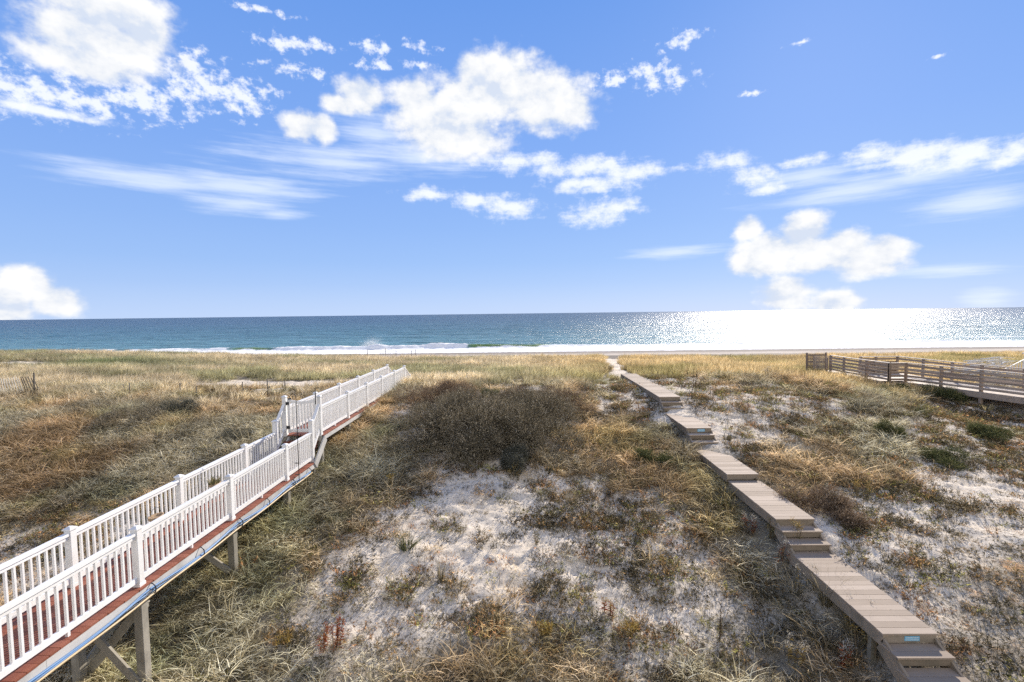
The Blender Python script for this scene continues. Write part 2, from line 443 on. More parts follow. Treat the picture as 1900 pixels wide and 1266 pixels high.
    streak = sn((.004, .03, 0)); streak2 = sn((.0006, .005, 0), 5.0)
    lv = b.math('ADD', lg, b.math('MULTIPLY_ADD', streak, .22, b.math('MULTIPLY_ADD', streak2, .35, -.29)))
    t = b.maprange(lv, 2.1, 3.9)
    base = b.ramp(t, SEA_RAMP)
    base2 = b.mix((gr, 'Fac'), base, (.16, .26, .075))
    wn1 = sn((.55, 1.5, .5), 8.0, .72); wn2 = sn((.10, .34, .1), 5.0, .6); wn3 = sn((.02, .09, .02), 4.0, .6)
    h = b.math('MULTIPLY_ADD', wn1, .35, b.math('MULTIPLY_ADD', wn2, 1.4, b.math('MULTIPLY', wn3, 4.0)))
    bp = b.n('ShaderNodeBump', {'Strength': 1.0, 'Distance': SEA_BUMP}); b.link(h, 0, bp, 'Height')
    dark = b.maprange(wn2, .38, .62, .72, 1.18)
    base3 = b.mix(1.0, base2, dark, 'MULTIPLY')
    wa = b.n('ShaderNodeBsdfPrincipled', {'Roughness': SEA_ROUGH, 'IOR': 1.33, 'Specular IOR Level': .15}); b.link(base3, 2, wa, 'Base Color'); b.link(bp, 0, wa, 'Normal')
    # little sun facets: a second, rougher slope distribution
    g2 = b.n('ShaderNodeBsdfAnisotropic' if False else 'ShaderNodeBsdfGlossy', {'Roughness': SEA_ROUGH2, 'Color': (1, 1, 1, 1)}); b.link(bp, 0, g2, 'Normal')
    gl1 = sn((.9, 2.2, .5), 4.0, .8); gl2 = sn((.03, .22, .1), 6.0, .75); gl3 = sn((.008, .03, .1), 6.0, .8)
    gs = b.math('MULTIPLY_ADD', gl1, .8, b.math('MULTIPLY_ADD', gl2, 1.0, gl3))
    fr = b.maprange(gs, 1.28, 1.75, SEA_G2 * .02, SEA_G2 * 2.2)
    wmix = b.n('ShaderNodeMixShader'); b.link(fr, 0, wmix, 0); b.link(wa, 0, wmix, 1); b.link(g2, 0, wmix, 2)
    fn = sn((2.2, 2.6, 1), 6.0, .7)
    fc = b.ramp(fn, [(.3, (.84, .85, .84)), (.5, (.95, .95, .93))])
    fs = b.n('ShaderNodeBsdfDiffuse'); b.link(fc, 0, fs, 'Color')
    bpf = b.n('ShaderNodeBump', {'Strength': .15, 'Distance': .06}); b.link(fn, 0, bpf, 'Height'); b.link(bpf, 0, fs, 'Normal')
    ff = b.math('ADD', (fo, 'Fac'), b.math('MULTIPLY_ADD', fn, .9, -.45))
    ffm = b.maprange(ff, .22, .5, 0, 1, True)
    cap = b.math('MULTIPLY', b.maprange(wn1, .66, .72, 0, .7, True), b.maprange(wn3, .50, .62, 0, 1))
    ffa = b.math('MAXIMUM', ffm, cap)
    ft = b.n('ShaderNodeBsdfTranslucent'); b.link(fc, 0, ft, 'Color'); fm = b.n('ShaderNodeMixShader', {0: .04}); b.link(fs, 0, fm, 1); b.link(ft, 0, fm, 2)
    fin = b.n('ShaderNodeMixShader'); b.link(ffa, 0, fin, 0); b.link(wmix, 0, fin, 1); b.link(fm, 0, fin, 2)
    b.link(fin, 0, out, 0)
    me.materials.append(m)
sea()

# ================================================================== SKY + SUN
SUN_AZ, SUN_EL = 31.0, 28.0
def sky():
    w = bpy.data.worlds.new('World'); S.world = w; w.use_nodes = True
    nt = w.node_tree; nt.nodes.clear(); b = NB(nt)
    out = b.n('ShaderNodeOutputWorld'); bg = b.n('ShaderNodeBackground'); b.link(bg, 0, out, 0)
    tc = b.n('ShaderNodeTexCoord')
    st = b.n('ShaderNodeTexSky', sky_type='NISHITA', sun_disc=False, sun_elevation=R(SUN_EL), sun_rotation=R(SUN_AZ), air_density=1.0, dust_density=.4, ozone_density=3.0, altitude=10)
    nsc = b.mix(1.0, (st, 0), (.105, .105, .105), 'MULTIPLY')
    sp = b.n('ShaderNodeSeparateXYZ'); b.link(tc, 'Generated', sp, 0)
    el = b.math('MULTIPLY', b.math('ARCSINE', (sp, 'Z')), 57.2958)
    az = b.math('MULTIPLY', b.math('ARCTAN2', (sp, 'X'), (sp, 'Y')), 57.2958)
    grad = b.ramp(b.maprange(el, 0, 60), [(0, (.35, .48, .745)), (.10, (.245, .40, .72)), (.3, (.170, .322, .70)), (.6, (.098, .245, .635)), (1, (.07, .18, .52))])
    base = b.mix(.93, nsc, grad)
    P = b.n('ShaderNodeCombineXYZ'); b.link(az, 0, P, 0); b.link(el, 0, P, 1)
    def noise(sc, det=5.0, rough=.6, off=(0, 0, 0), rot=0):
        mp = b.n('ShaderNodeMapping', {'Vector': P}); mp.inputs['Scale'].default_value = sc; mp.inputs['Location'].default_value = off
        mp.inputs['Rotation'].default_value = (0, 0, R(rot))
        return b.n('ShaderNodeTexNoise', {'Vector': mp, 'Scale': 1.0, 'Detail': det, 'Roughness': rough})
    nA = noise((.17, .19, 0), 8.0, .60, (3, 1, 0))      # big billows
    nB = noise((.75, .95, 0), 6.0, .62, (9, 4, 0))      # puffs
    nE = noise((.34, .46, 0), 7.0, .56, (6, 2, 0))
    nC = noise((.10, 1.1, 0), 6.0, .6, (2, 7, 0), -6)   # streaks
    nD = noise((.42, .55, 0), 8.0, .66, (1, 5, 0))
    def ang(px, py):
        d = ray(px, py).normalized()
        return math.degrees(math.atan2(d.x, d.y)), math.degrees(math.asin(d.z))
    def blobs(lst):
        acc = None
        for (px, py, rx, ry) in lst:
            a, e = ang(px, py)
            a1, _ = ang(px + rx, py); _, e1 = ang(px, py - ry); a0, _ = ang(px - rx, py); _, e0 = ang(px, py + ry)
            ra = max(.3, abs(a1 - a0) / 2); re = max(.2, abs(e1 - e0) / 2)
            d = b.vec('SUBTRACT', P, (a, e, 0)); q = b.vec('MULTIPLY', d, (1 / ra, 1 / re, 0))
            L = b.vec('LENGTH', q)
            v = b.math('SUBTRACT', 1.0, (L, 1))
            acc = v if acc is None else b.math('SMOOTH_MAX', acc, v, .25)
        return acc
    def layer(lst, nz, k, lo, hi, top, nz2=None, k2=0):
        f = blobs(lst)
        f = b.math('ADD', f, b.math('MULTIPLY_ADD', nz, k, -k * .5))
        if nz2 is not None: f = b.math('ADD', f, b.math('MULTIPLY_ADD', nz2, k2, -k2 * .5))
        return b.maprange(f, lo, hi, 0, top, True)
    cum = layer([(190, 10, 150, 70), (185, 80, 150, 65), (160, 115, 140, 40), (120, 60, 80, 60), (270, 60, 55, 60),
                 (935, 160, 105, 75), (1015, 190, 95, 66), (860, 200, 90, 75), (880, 130, 40, 35), (800, 215, 85, 60), (845, 255, 110, 52), (1065, 205, 38, 42), (770, 180, 60, 40),
                 (670, 180, 55, 38), (635, 195, 40, 25), (560, 235, 42, 32), (600, 240, 30, 30),
                 (1390, 425, 32, 28), (1420, 465, 70, 38), (1490, 430, 55, 42), (1490, 480, 90, 34), (1570, 460, 60, 40), (1640, 468, 55, 36), (1600, 490, 85, 30), (1410, 490, 65, 26), (1500, 470, 130, 34),
                 (1460, 548, 58, 40), (1550, 560, 58, 24),
                 (50, 525, 62, 42), (100, 560, 65, 34), (20, 560, 60, 50)], nE, 1.35, -.14, .46, 1.0, nB, .35)
    puff = layer([(50, 165, 130, 70), (150, 185, 150, 60), (260, 180, 160, 65), (370, 160, 130, 65), (440, 175, 110, 60), (520, 80, 70, 22), (580, 82, 60, 18), (690, 88, 50, 20), (780, 90, 45, 18),
                  (700, 120, 50, 20), (360, 120, 50, 50), (1200, 135, 90, 28), (1130, 150, 70, 20), (1240, 155, 90, 22), (1260, 75, 60, 22), (490, 20, 90, 12), (780, 120, 45, 12), (550, 130, 80, 20),
                  (1740, 105, 26, 7), (1490, 78, 40, 7), (1400, 172, 34, 8)], nB, 3.6, .24, 1.1, .85)
    wisp = layer([(960, 300, 120, 22), (1080, 312, 150, 26), (1180, 320, 90, 22), (1100, 340, 110, 22), (940, 385, 70, 30), (880, 372, 60, 20), (800, 362, 70, 18),
                  (1110, 395, 90, 32), (1150, 385, 60, 20), (1340, 300, 60, 26), (1400, 330, 60, 30), (1430, 350, 50, 18), (1480, 300, 60, 14),
                  (1620, 288, 80, 26), (1700, 290, 120, 34), (1800, 285, 110, 34), (1890, 280, 60, 34), (1860, 300, 60, 22), (100, 210, 180, 12), (20, 195, 90, 20)], nD, 2.4, .0, .95, .85, nC, .8)
    cirr = layer([(300, 335, 230, 28), (450, 345, 200, 34), (430, 380, 120, 22), (520, 398, 70, 12), (1250, 470, 110, 14), (1800, 380, 160, 34), (1600, 350, 220, 34), (1750, 500, 160, 14),
                  (620, 300, 220, 40), (780, 290, 150, 40), (1700, 330, 220, 30), (700, 250, 90, 50), (1830, 560, 70, 30), (1500, 330, 130, 26)], nC, 2.1, -.12, 1.15, .72, nA, .5)
    hazeb = b.ramp(b.maprange(el, 0, 10), [(0, (.25,) * 3), (.35, (.06,) * 3), (1, (0,) * 3)])
    nS = noise((.34, .46, 0), 4.0, .56, (6 + .5, 2 + .9, 0))
    rel = b.math('MULTIPLY_ADD', b.math('SUBTRACT', nE, nS), 1.0, b.math('MULTIPLY_ADD', nA, .5, .25))
    shade = b.ramp(rel, [(.30, (.53, .59, .70)), (.48, (.68, .70, .735)), (.66, (.765, .77, .78))])
    c1 = b.mix(hazeb, base, (.56, .66, .80))
    c2 = b.mix(cirr, c1, (.66, .73, .86)); c3 = b.mix(puff, c2, (.79, .81, .87)); c4 = b.mix(wisp, c3, (.80, .82, .87)); c5 = b.mix(cum, c4, shade)
    # below the horizon: dull sea colour
    c6 = b.mix(b.maprange(el, -2.5, -.3), (.10, .16, .22), c5)
    # unseen land side of the sky: pale fill light added behind the camera
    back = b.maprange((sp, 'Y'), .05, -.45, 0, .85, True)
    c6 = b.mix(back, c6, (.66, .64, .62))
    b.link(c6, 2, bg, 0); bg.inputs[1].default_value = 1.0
    l = bpy.data.lights.new('sun', 'SUN'); l.energy = 5.0; l.angle = R(.55); l.color = (1, .90, .77)
    so = bpy.data.objects.new('sun', l); link(so)
    d = Vector((math.sin(R(SUN_AZ)) * math.cos(R(SUN_EL)), math.cos(R(SUN_AZ)) * math.cos(R(SUN_EL)), math.sin(R(SUN_EL))))
    so.rotation_euler = d.to_track_quat('Z', 'Y').to_euler(); so.location = (20, 30, 30)
sky()

# ================================================================== WHITE-RAILED BOARDWALK
XN, XF = -6.33, -7.43
D1, D2 = ZC - 4.40, ZC - 3.74
wb = empty('white_boardwalk', (-6.8, 8, D1), 'raised boardwalk on the left with white baluster railings, red deck boards and a gate', 'boardwalk')
def boards(name, x0, x1, y0, y1, z, m, parent, w=.14, gap=.007, th=.028):
    mb = MB(); y = y0
    while y < y1 - .02:
        j = random.uniform(-.004, .004)
        mb.box(x0 + j, x1 + j, y, min(y + w, y1), z - th, z + random.uniform(-.0015, .0015)); y += w + gap
    return mb.build(name, m, parent)
def white_post(y, x, zb, zt):
    mb = MB(); mb.cbox(x - .056, x + .056, y - .056, y + .056, zb - .03, zt - .03, .005)
    mb.box(x - .064, x + .064, y - .064, y + .064, zb - .0, zb + .05)
    p = mb.build('post', M['white'], wb)
    c = MB(); c.rings([[(x - q, y - q, z), (x + q, y - q, z), (x + q, y + q, z), (x - q, y + q, z)] for q, z in ((.071, zt - .034), (.071, zt - .012), (.06, zt - .005), (.02, zt + .02))])
    c.build('post_cap', M['white'], p)
def rail_panel(x, y0, y1, z0, z1, ht=.90):
    """panel between two posts; z0,z1 = deck heights at its ends"""
    mb = MB(); n = max(2, round((y1 - y0) / .117))
    def zz(y): return z0 + (z1 - z0) * (y - y0) / (y1 - y0)
    for k in range(1, n):
        y = y0 + (y1 - y0) * k / n; w = .0175
        mb.cbox(x - w, x + w, y - w, y + w, zz(y) + .10, zz(y) + ht - .07, .003)
    mb.bar((x, y0, z0 + .115), (x, y1, z1 + .115), .045, .085)
    p = mb.build('railing_panel', M['white'], wb)
    h = MB(); h.bar((x, y0, z0 + ht - .065), (x, y1, z1 + ht - .065), .045, .06); h.bar((x, y0, z0 + ht - .014), (x, y1, z1 + ht - .014), .088, .042)
    h.build('handrail', M['white'], p)
    if abs(y1 - y0) > 1.9:
        f = MB(); ym = (y0 + y1) / 2; zm = (z0 + z1) / 2; f.box(x - .02, x + .02, ym - .02, ym + .02, zm + .001, zm + .0725); f.build('foot_block', M['white'], p)
lo_posts = [2.55, 5.0, 7.48, 9.98, 12.42, 14.03]
up_near = [14.66, 17.05, 19.2, 21.3, 23.5, 25.6]
up_far = [14.66, 16.9, 19.15, 21.4, 23.7, 26.2]
for x, ys in ((XN, lo_posts), (XF, lo_posts)):
    for i, y in enumerate(ys):
        white_post(y, x, D1, D1 + (1.27 if i == 5 else .985))
    for a, b_ in zip(ys, ys[1:]): rail_panel(x, a + .056, b_ - .056, D1, D1)
for x, ys in ((XN, up_near), (XF, up_far)):
    for i, y in enumerate(ys): white_post(y, x, D2, D2 + (1.24 if i == 0 else .985))
    for a, b_ in zip(ys, ys[1:]): rail_panel(x, a + .056, b_ - .056, D2, D2)
    rail_panel(x, 14.093, 14.597, D1 + .24, D1 + .72, .92)
    e = ys[-1]
    rail_panel(x, e + .056, e + 1.104, D2, D2 - .55)
    white_post(e + 1.16, x, D2 - .62, D2 + .36)
boards('lower_deck', XF - .13, XN + .115, 2.2, 14.06, D1, M['red'], wb)
boards('upper_deck', XF - .13, XN + .115, 14.64, 26.4, D2, M['red'], wb)
for k in range(3):
    z = D1 + (D2 - D1) * (k + 1) / 4; y0 = 14.06 + .19 * k
    mb = MB(); mb.box(XF + .02, XN - .02, y0 + .004, y0 + .2, z - .03, z); st_ = mb.build('step', M['red'], wb)
    mb = MB(); mb.box(XF + .03, XN - .03, y0 + .012, y0 + .03, z - .153, z - .032); mb.build('riser', M['red'], st_)
# stringer beside the little flight
for x in (XF + .1, XN + .12):
    mb = MB(); mb.bar((x, 13.95, D1 - .1), (x, 14.75, D2 - .12), .04, .24); mb.build('stringer', M['fascia'], wb)
for (y0, y1, z) in ((2.2, 14.06, D1), (14.64, 26.4, D2)):
    for x in (XF - .1, XN + .09):
        mb = MB(); y = y0 + .03
        while y < y1: yy = min(y + 3.6, y1); mb.box(x - .019, x + .019, y, yy - .004, z - .165, z - .032); y = yy
        mb.build('fascia', M['fascia'], wb)
    mb = MB()
    for x in (XF + .3, (XF + XN) / 2, XN - .25): mb.box(x - .02, x + .02, y0 + .05, y1 - .05, z - .23, z - .032)
    mb.build('joist', M['post_wood'], wb)
# timber supports under the deck
for y in lo_posts + [14.66, 17.05, 19.2]:
    d = D1 if y < 14.3 else D2
    for x in (XN, XF):
        g = gz(x, y); mb = MB()
        if d - .24 - g < .05: continue
        mb.cbox(x - .07, x + .07, y - .07, y + .07, g - .4, d - .035, .006); mb.build('support_post', M['post_wood'], wb)
    g = min(gz(XN, y), gz(XF, y))
    if d - g > .95 and y < 13.8:
        mb = MB(); mb.bar((XF + .02, y + .1, g + .12), (XN + .02, y + .1, d - .3), .04, .13); mb.build('cross_brace', M['post_wood'], wb)
        mb = MB(); mb.bar((XF - .02, y - .1, d - .3), (XN - .02, y - .1, g + .12), .04, .13); mb.build('cross_brace', M['post_wood'], wb)
        mb = MB(); mb.box(XF - .05, XN + .05, y + .073, y + .112, d - .43, d - .24); mb.build('beam', M['post_wood'], wb)
# long braces running along the walkway under the deck, as the photo shows between the nearest supports
for y0, y1 in zip(lo_posts[:4], lo_posts[1:5]):
    g0 = gz(XN, y0)
    mb = MB(); mb.bar((XF, y0 + .05, gz(XF, y0) + .25), (XF, y1 - .05, D1 - .32), .04, .13); mb.build('cross_brace', M['post_wood'], wb)
# pipes strapped to the outside
def run_pipe(name, x, off, rad, m, sag=.05, y0=2.3, y1=13.6, n=60, ph=0.):
    pts = []
    for k in range(n + 1):
        y = y0 + (y1 - y0) * k / n
        ph_ = ((y - 7.48 + ph) / 2.5) % 1
        pts.append((x + .012 * math.sin(y * 3 + ph), y, D1 + off - sag * 4 * ph_ * (1 - ph_)))
    mb = MB(); mb.tube(pts, rad, 8); return mb.build(name, m, wb, True)
run_pipe('blue_pipe', XN + .135, -.09, .017, M['blue'], .07)
run_pipe('blue_pipe', XN + .148, -.125, .013, M['blue'], .05, ph=.3)
run_pipe('cable', XN + .168, -.10, .009, M['cable'], .11, ph=-.2)
run_pipe('cable', XN + .135, -.14, .008, M['cable'], .06, ph=.8)
run_pipe('tan_pipe', XN + .172, -.19, .017, M['tan'], .0)
for y in (5.0, 7.58, 8.8, 10.08, 11.2, 12.52, 13.5):
    mb = MB()
    for k in range(8):
        a = k / 7 * math.pi
        if k: mb.bar(pa, (XN + .115 + .08 * math.sin(a), y, D1 - .12 + .1 * math.cos(a)), .02, .006, (0, 1, 0))
        pa = (XN + .115 + .08 * math.sin(a), y, D1 - .12 + .1 * math.cos(a))
    mb.build('pipe_strap', M['cable'], wb)
# gate
gp = Vector((0, 0, 0)); mb = MB()
gy = 14.66; gx0, gx1 = XF + .09, XN - .09; zb, zt = D2 + .07, D2 + 1.13
for x in (gx0 + .04, gx1 - .04): mb.cbox(x - .04, x + .04, gy - .02, gy + .02, zb, zt + .03, .004)
mb.bar((gx0 + .08, gy, zb + .07), (gx1 - .08, gy, zb + .07), .035, .10)
N = 8
for k in range(N):
    f0, f1 = k / N, (k + 1) / N
    za = zt - .05 - .05 * math.sin(math.pi * f0); zb_ = zt - .05 - .05 * math.sin(math.pi * f1)
    mb.bar((gx0 + .08 + (gx1 - gx0 - .16) * f0, gy, za), (gx0 + .08 + (gx1 - gx0 - .16) * f1, gy, zb_), .035, .085)
for k in range(1, 8):
    x = gx0 + .08 + (gx1 - gx0 - .16) * k / 8
    mb.cbox(x - .018, x + .018, gy - .012, gy + .012, zb + .12, zt - .09 - .05 * math.sin(math.pi * k / 8), .003)
gate = mb.build('gate', M['white'], wb)
for z in (zb + .18, zt - .12):
    h = MB(); h.box(XF + .045, XF + .15, gy - .045, gy - .021, z - .045, z + .045); h.tube([(XF + .075, gy - .05, z - .06), (XF + .075, gy - .05, z + .06)], .012, 8); h.build('hinge', M['black'], gate)
h = MB(); h.box(XF + .14, XF + .24, gy - .05, gy - .022, zt + .0, zt + .05); h.build('catch', M['black'], gate); h = MB(); h.tube([(XN - .16, gy - .03, zb + .5), (XN - .13, gy - .08, zb + .52), (XN - .1, gy - .03, zb + .5)], .008); h.build('latch', M['black'], gate)
# crook, rod and little baskets
def shepherd():
    x, y, z = -6.14, 12.75, D1 - .14
    o = empty('shepherd_hook', (x, y, z), 'tall thin black garden crook standing against the walkway just before the white gate', 'garden hook')
    mb = MB(); zt_ = ZC - 2.12
    pts = [(x, y, z), (x, y, zt_ - .08)]
    for k in range(9):
        a = math.pi * k / 8; pts.append((x - .085 + .085 * math.cos(a), y, zt_ - .08 + .08 * math.sin(a)))
    pts.append((x - .19, y, zt_ - .06))
    mb.tube(pts, .009, 6); mb.build('pole', M['black'], o, True)
    for zz in (D1 + .04, D1 + .36): mb = MB(); mb.bar((x - .1, y, zz), (x + .02, y, zz), .02, .02); mb.build('bracket', M['black'], o)
shepherd()
mb = MB(); x, y = XN, 14.58; mb.tube([(x - .04, y - .085, D2 + 1.0), (x - .04, y - .085, ZC - 2.23)], [.016, .010], 6); o = mb.build('black_rod', M['black'])
tag(o, 'short black rod standing up against the right gate post of the white railing', 'rod')
def basket(y, label, plant):
    x = XN - .14; z = D1 + .83
    o = empty('hanging_planter', (x, y, z), label, 'planter', 'planters hung inside the white railing')
    mb = MB()
    mb.rings([[(x + q * math.cos(a), y + 1.5 * q * math.sin(a), zz) for a in [2 * math.pi * k / 12 for k in range(12)]] for q, zz in ((.05, z), (.085, z + .03), (.1, z + .085), (.085, z + .085), (.07, z + .05))])
    mb.build('tray', M['basket'], o, True)
    mb = MB(); mb.tube([(x, y + .13 * math.cos(a), z + .07 + .16 * math.sin(a)) for a in [math.pi * k / 10 for k in range(11)]], .004, 5); mb.build('handle', M['wire'], o)
    mb = MB(); mb.bar((x + .05, y, z + .06), (XN, y, z + .04), .02, .008); mb.build('hanger', M['wire'], o)
    if plant:
        mb = MB()
        for k in range(90):
            a = random.uniform(0, 6.28); r_ = random.uniform(.02, .13); l = random.uniform(.05, .17)
            c = Vector((x + .6 * r_ * math.cos(a), y + r_ * math.sin(a), z + .07)); d = Vector((math.cos(a) * .5, math.sin(a) * .5, 1)).normalized() * l
            s_ = Vector((-math.sin(a), math.cos(a), 0)) * .012
            mb.quad(c - s_, c + s_, c + d + s_ * .4, c + d - s_ * .4)
        mb.build('plant', M['heath'], o)

# ================================================================== VEGETATION
def leaf_mat(name, ramp, trans=.3, use_inst=True, rough=.7):
    m, nt, out = mat(name); b = NB(nt)
    at = b.n('ShaderNodeAttribute', attribute_name='rnd')
    c = b.ramp((at, 'Fac'), ramp)
    if use_inst:
        ti = b.n('ShaderNodeAttribute', attribute_name='tint', attribute_type='INSTANCER')
        c = b.mix(1.0, c, (ti, 'Color'), 'MULTIPLY')
    df = b.n('ShaderNodeBsdfDiffuse'); tr = b.n('ShaderNodeBsdfTranslucent')
    for s_ in (df, tr): b.link(c, 2 if use_inst else 0, s_, 'Color')
    mx = b.n('ShaderNodeMixShader', {0: trans}); b.link(df, 0, mx, 1); b.link(tr, 0, mx, 2)
    b.link(mx, 0, out, 0)
    return m
M['straw'] = leaf_mat('golden_dune_grass', [(0, (.20, .175, .11)), (.3, (.48, .42, .29)), (.6, (.72, .655, .50)), (1, (.90, .85, .72))], .45)
M['mat'] = leaf_mat('matted_dry_grass', [(0, (.10, .088, .058)), (.28, (.34, .285, .195)), (.52, (.64, .55, .395)), (.8, (.84, .76, .60)), (1, (.94, .88, .75))], .46)
M['cover'] = leaf_mat('dark_ground_cover', [(0, (.05, .048, .033)), (.5, (.15, .133, .09)), (.85, (.33, .28, .19)), (1, (.6, .53, .4))], .3)
M['heath'] = leaf_mat('dry_green_plant', [(0, (.06, .065, .03)), (.5, (.18, .17, .08)), (.85, (.38, .30, .14)), (1, (.55, .45, .25))], .25, False)
M['bayberry'] = leaf_mat('dark_bayberry', [(0, (.07, .062, .042)), (.45, (.18, .155, .105)), (.8, (.42, .35, .24)), (1, (.76, .68, .52))], .15, False)
M['greyshrub'] = leaf_mat('grey_green_shrub', [(0, (.05, .052, .04)), (.5, (.12, .12, .09)), (.85, (.24, .23, .18)), (1, (.42, .40, .33))], .2, False)
M['greenshrub'] = leaf_mat('olive_green_leaves', [(0, (.04, .05, .02)), (.5, (.11, .12, .05)), (.85, (.24, .24, .11)), (1, (.42, .38, .2))], .25, False)
M['rust'] = leaf_mat('rust_red_leaves', [(0, (.12, .03, .015)), (.5, (.32, .075, .035)), (.85, (.48, .15, .06)), (1, (.55, .33, .15))], .3, False)
M['rustbush'] = leaf_mat('reddish_brown_twigs', [(0, (.09, .065, .045)), (.5, (.23, .165, .11)), (.85, (.42, .31, .21)), (1, (.6, .48, .35))], .2, False)
M['yellow'] = leaf_mat('yellow_leaves', [(0, (.18, .12, .03)), (.5, (.42, .28, .07)), (.85, (.58, .42, .14)), (1, (.66, .55, .28))], .3, False)
M['fluff'] = leaf_mat('pale_seed_fluff', [(0, (.40, .35, .27)), (.5, (.58, .53, .43)), (1, (.76, .72, .63))], .35, False)
M['stem'] = leaf_mat('brown_stems', [(0, (.06, .045, .03)), (.5, (.14, .10, .06)), (1, (.26, .19, .12))], .05, False)
M['blade'] = leaf_mat('dry_grass_blades', [(0, (.07, .065, .03)), (.35, (.20, .165, .09)), (.7, (.42, .34, .21)), (1, (.64, .56, .41))], .3, False)

class Leaves:
    """numpy soup of thin blades / leaflets"""
    def __init__(s): s.V = []; s.Fc = []; s.r = []; s.n = 0
    def strips(s, base, d0, length, width, bend, rnd, segs=3):
        """base (n,3), d0 unit (n,3), bend (n,3) added to direction progressively"""
        n = len(base); p = base.copy(); d = d0.copy()
        side = np.cross(d0, rng.normal(size=(n, 3))); side /= np.linalg.norm(side, axis=1, keepdims=True) + 1e-9
        rows = []
        for k in range(segs + 1):
            w = width * (1 - (k / segs) ** 1.5 * .85)
            rows += [p - side * w[:, None] * .5, p + side * w[:, None] * .5]
            d = d + bend / segs; d /= np.linalg.norm(d, axis=1, keepdims=True)
            p = p + d * (length / segs)[:, None]
        V = np.stack(rows, 1); m = 2 * (segs + 1)
        idx = s.n + np.arange(n)[:, None] * m
        for k in range(segs):
            s.Fc.append(np.stack([idx[:, 0] + 2 * k, idx[:, 0] + 2 * k + 1, idx[:, 0] + 2 * k + 3, idx[:, 0] + 2 * k + 2], 1)); s.r.append(rnd)
        s.V.append(V.reshape(-1, 3)); s.n += n * m
    def build(s, name, m, parent=None, origin=(0, 0, 0), hidden=False):
        V = np.concatenate(s.V) - np.array(origin); Q = np.concatenate(s.Fc); r = np.concatenate(s.r)
        me = bpy.data.meshes.new(name)
        me.vertices.add(len(V)); me.vertices.foreach_set('co', V.ravel())
        me.loops.add(len(Q) * 4); me.loops.foreach_set('vertex_index', Q.ravel().astype(np.int32))
        me.polygons.add(len(Q)); me.polygons.foreach_set('loop_start', np.arange(0, len(Q) * 4, 4)); me.polygons.foreach_set('loop_total', np.full(len(Q), 4))
        me.update(calc_edges=True)
        a = me.attributes.new('rnd', 'FLOAT', 'FACE'); a.data.foreach_set('value', r.astype(np.float32))
        me.materials.append(m)
        o = bpy.data.objects.new(name, me)
        if not hidden: link(o, parent)
        return o
def unit(v): return v / (np.linalg.norm(v, axis=1, keepdims=True) + 1e-9)
def U(a, b, n): return rng.uniform(a, b, n)

def grass_tuft(n, rad, lmin, lmax, wid, splay, droop, wind, rlo=0., rhi=1., segs=4):
    L = Leaves(); a = U(0, 6.28, n); r = rad * np.sqrt(U(0, 1, n))
    base = np.stack([r * np.cos(a), r * np.sin(a), np.full(n, -.03)], 1)
    a2 = a + rng.normal(0, .8, n)
    sp = U(.05, splay, n)
    d = unit(np.stack([np.cos(a2) * sp + wind * .3, np.sin(a2) * sp, np.ones(n)], 1))
    ln = U(lmin, lmax, n)
    bend = np.stack([np.cos(a2) * droop * .5 + wind, np.sin(a2) * droop * .5 + rng.normal(0, .15, n), -droop * U(.3, 1.3, n)], 1)
    L.strips(base, d, ln, np.full(n, wid) * U(.6, 1.2, n), bend, np.clip(U(rlo, rhi, n) ** 1.15, 0, 1), segs)
    return L
def cover_clump(n, rad, h, leafw):
    """low twiggy plant: short stems with tiny leaves"""
    L = Leaves(); a = U(0, 6.28, n); r = rad * np.sqrt(U(0, 1, n))
    base = np.stack([r * np.cos(a) * .6, r * np.sin(a) * .6, np.full(n, -.02)], 1)
    d = unit(np.stack([np.cos(a) * U(.2, 1.4, n), np.sin(a) * U(.2, 1.4, n), U(.4, 1, n)], 1)); ln = h * U(.5, 1.2, n)
    L.strips(base, d, ln, np.full(n, .009), rng.normal(0, .3, (n, 3)), U(0, .6, n), 2)
    m = n * 4; k = rng.integers(0, n, m); t = U(.25, 1, m)
    b = base[k] + d[k] * (ln[k] * t)[:, None] + rng.normal(0, .006, (m, 3))
    L.strips(b, unit(rng.normal(0, 1, (m, 3)) + np.array([0, 0, .6])), U(.5, 1.4, m) * leafw * 2.4, U(.5, 1.2, m) * leafw, rng.normal(0, .4, (m, 3)), U(0, 1, m), 1)
    return L
SRC = bpy.data.collections.new('vegetation_sources')     # never linked to the scene
def make_sources(name, ls, m):
    c = bpy.data.collections.new(name)
    for i, L in enumerate(ls):
        o = L.build(f'{name}_{i:02d}', m, hidden=True); c.objects.link(o)
    return c
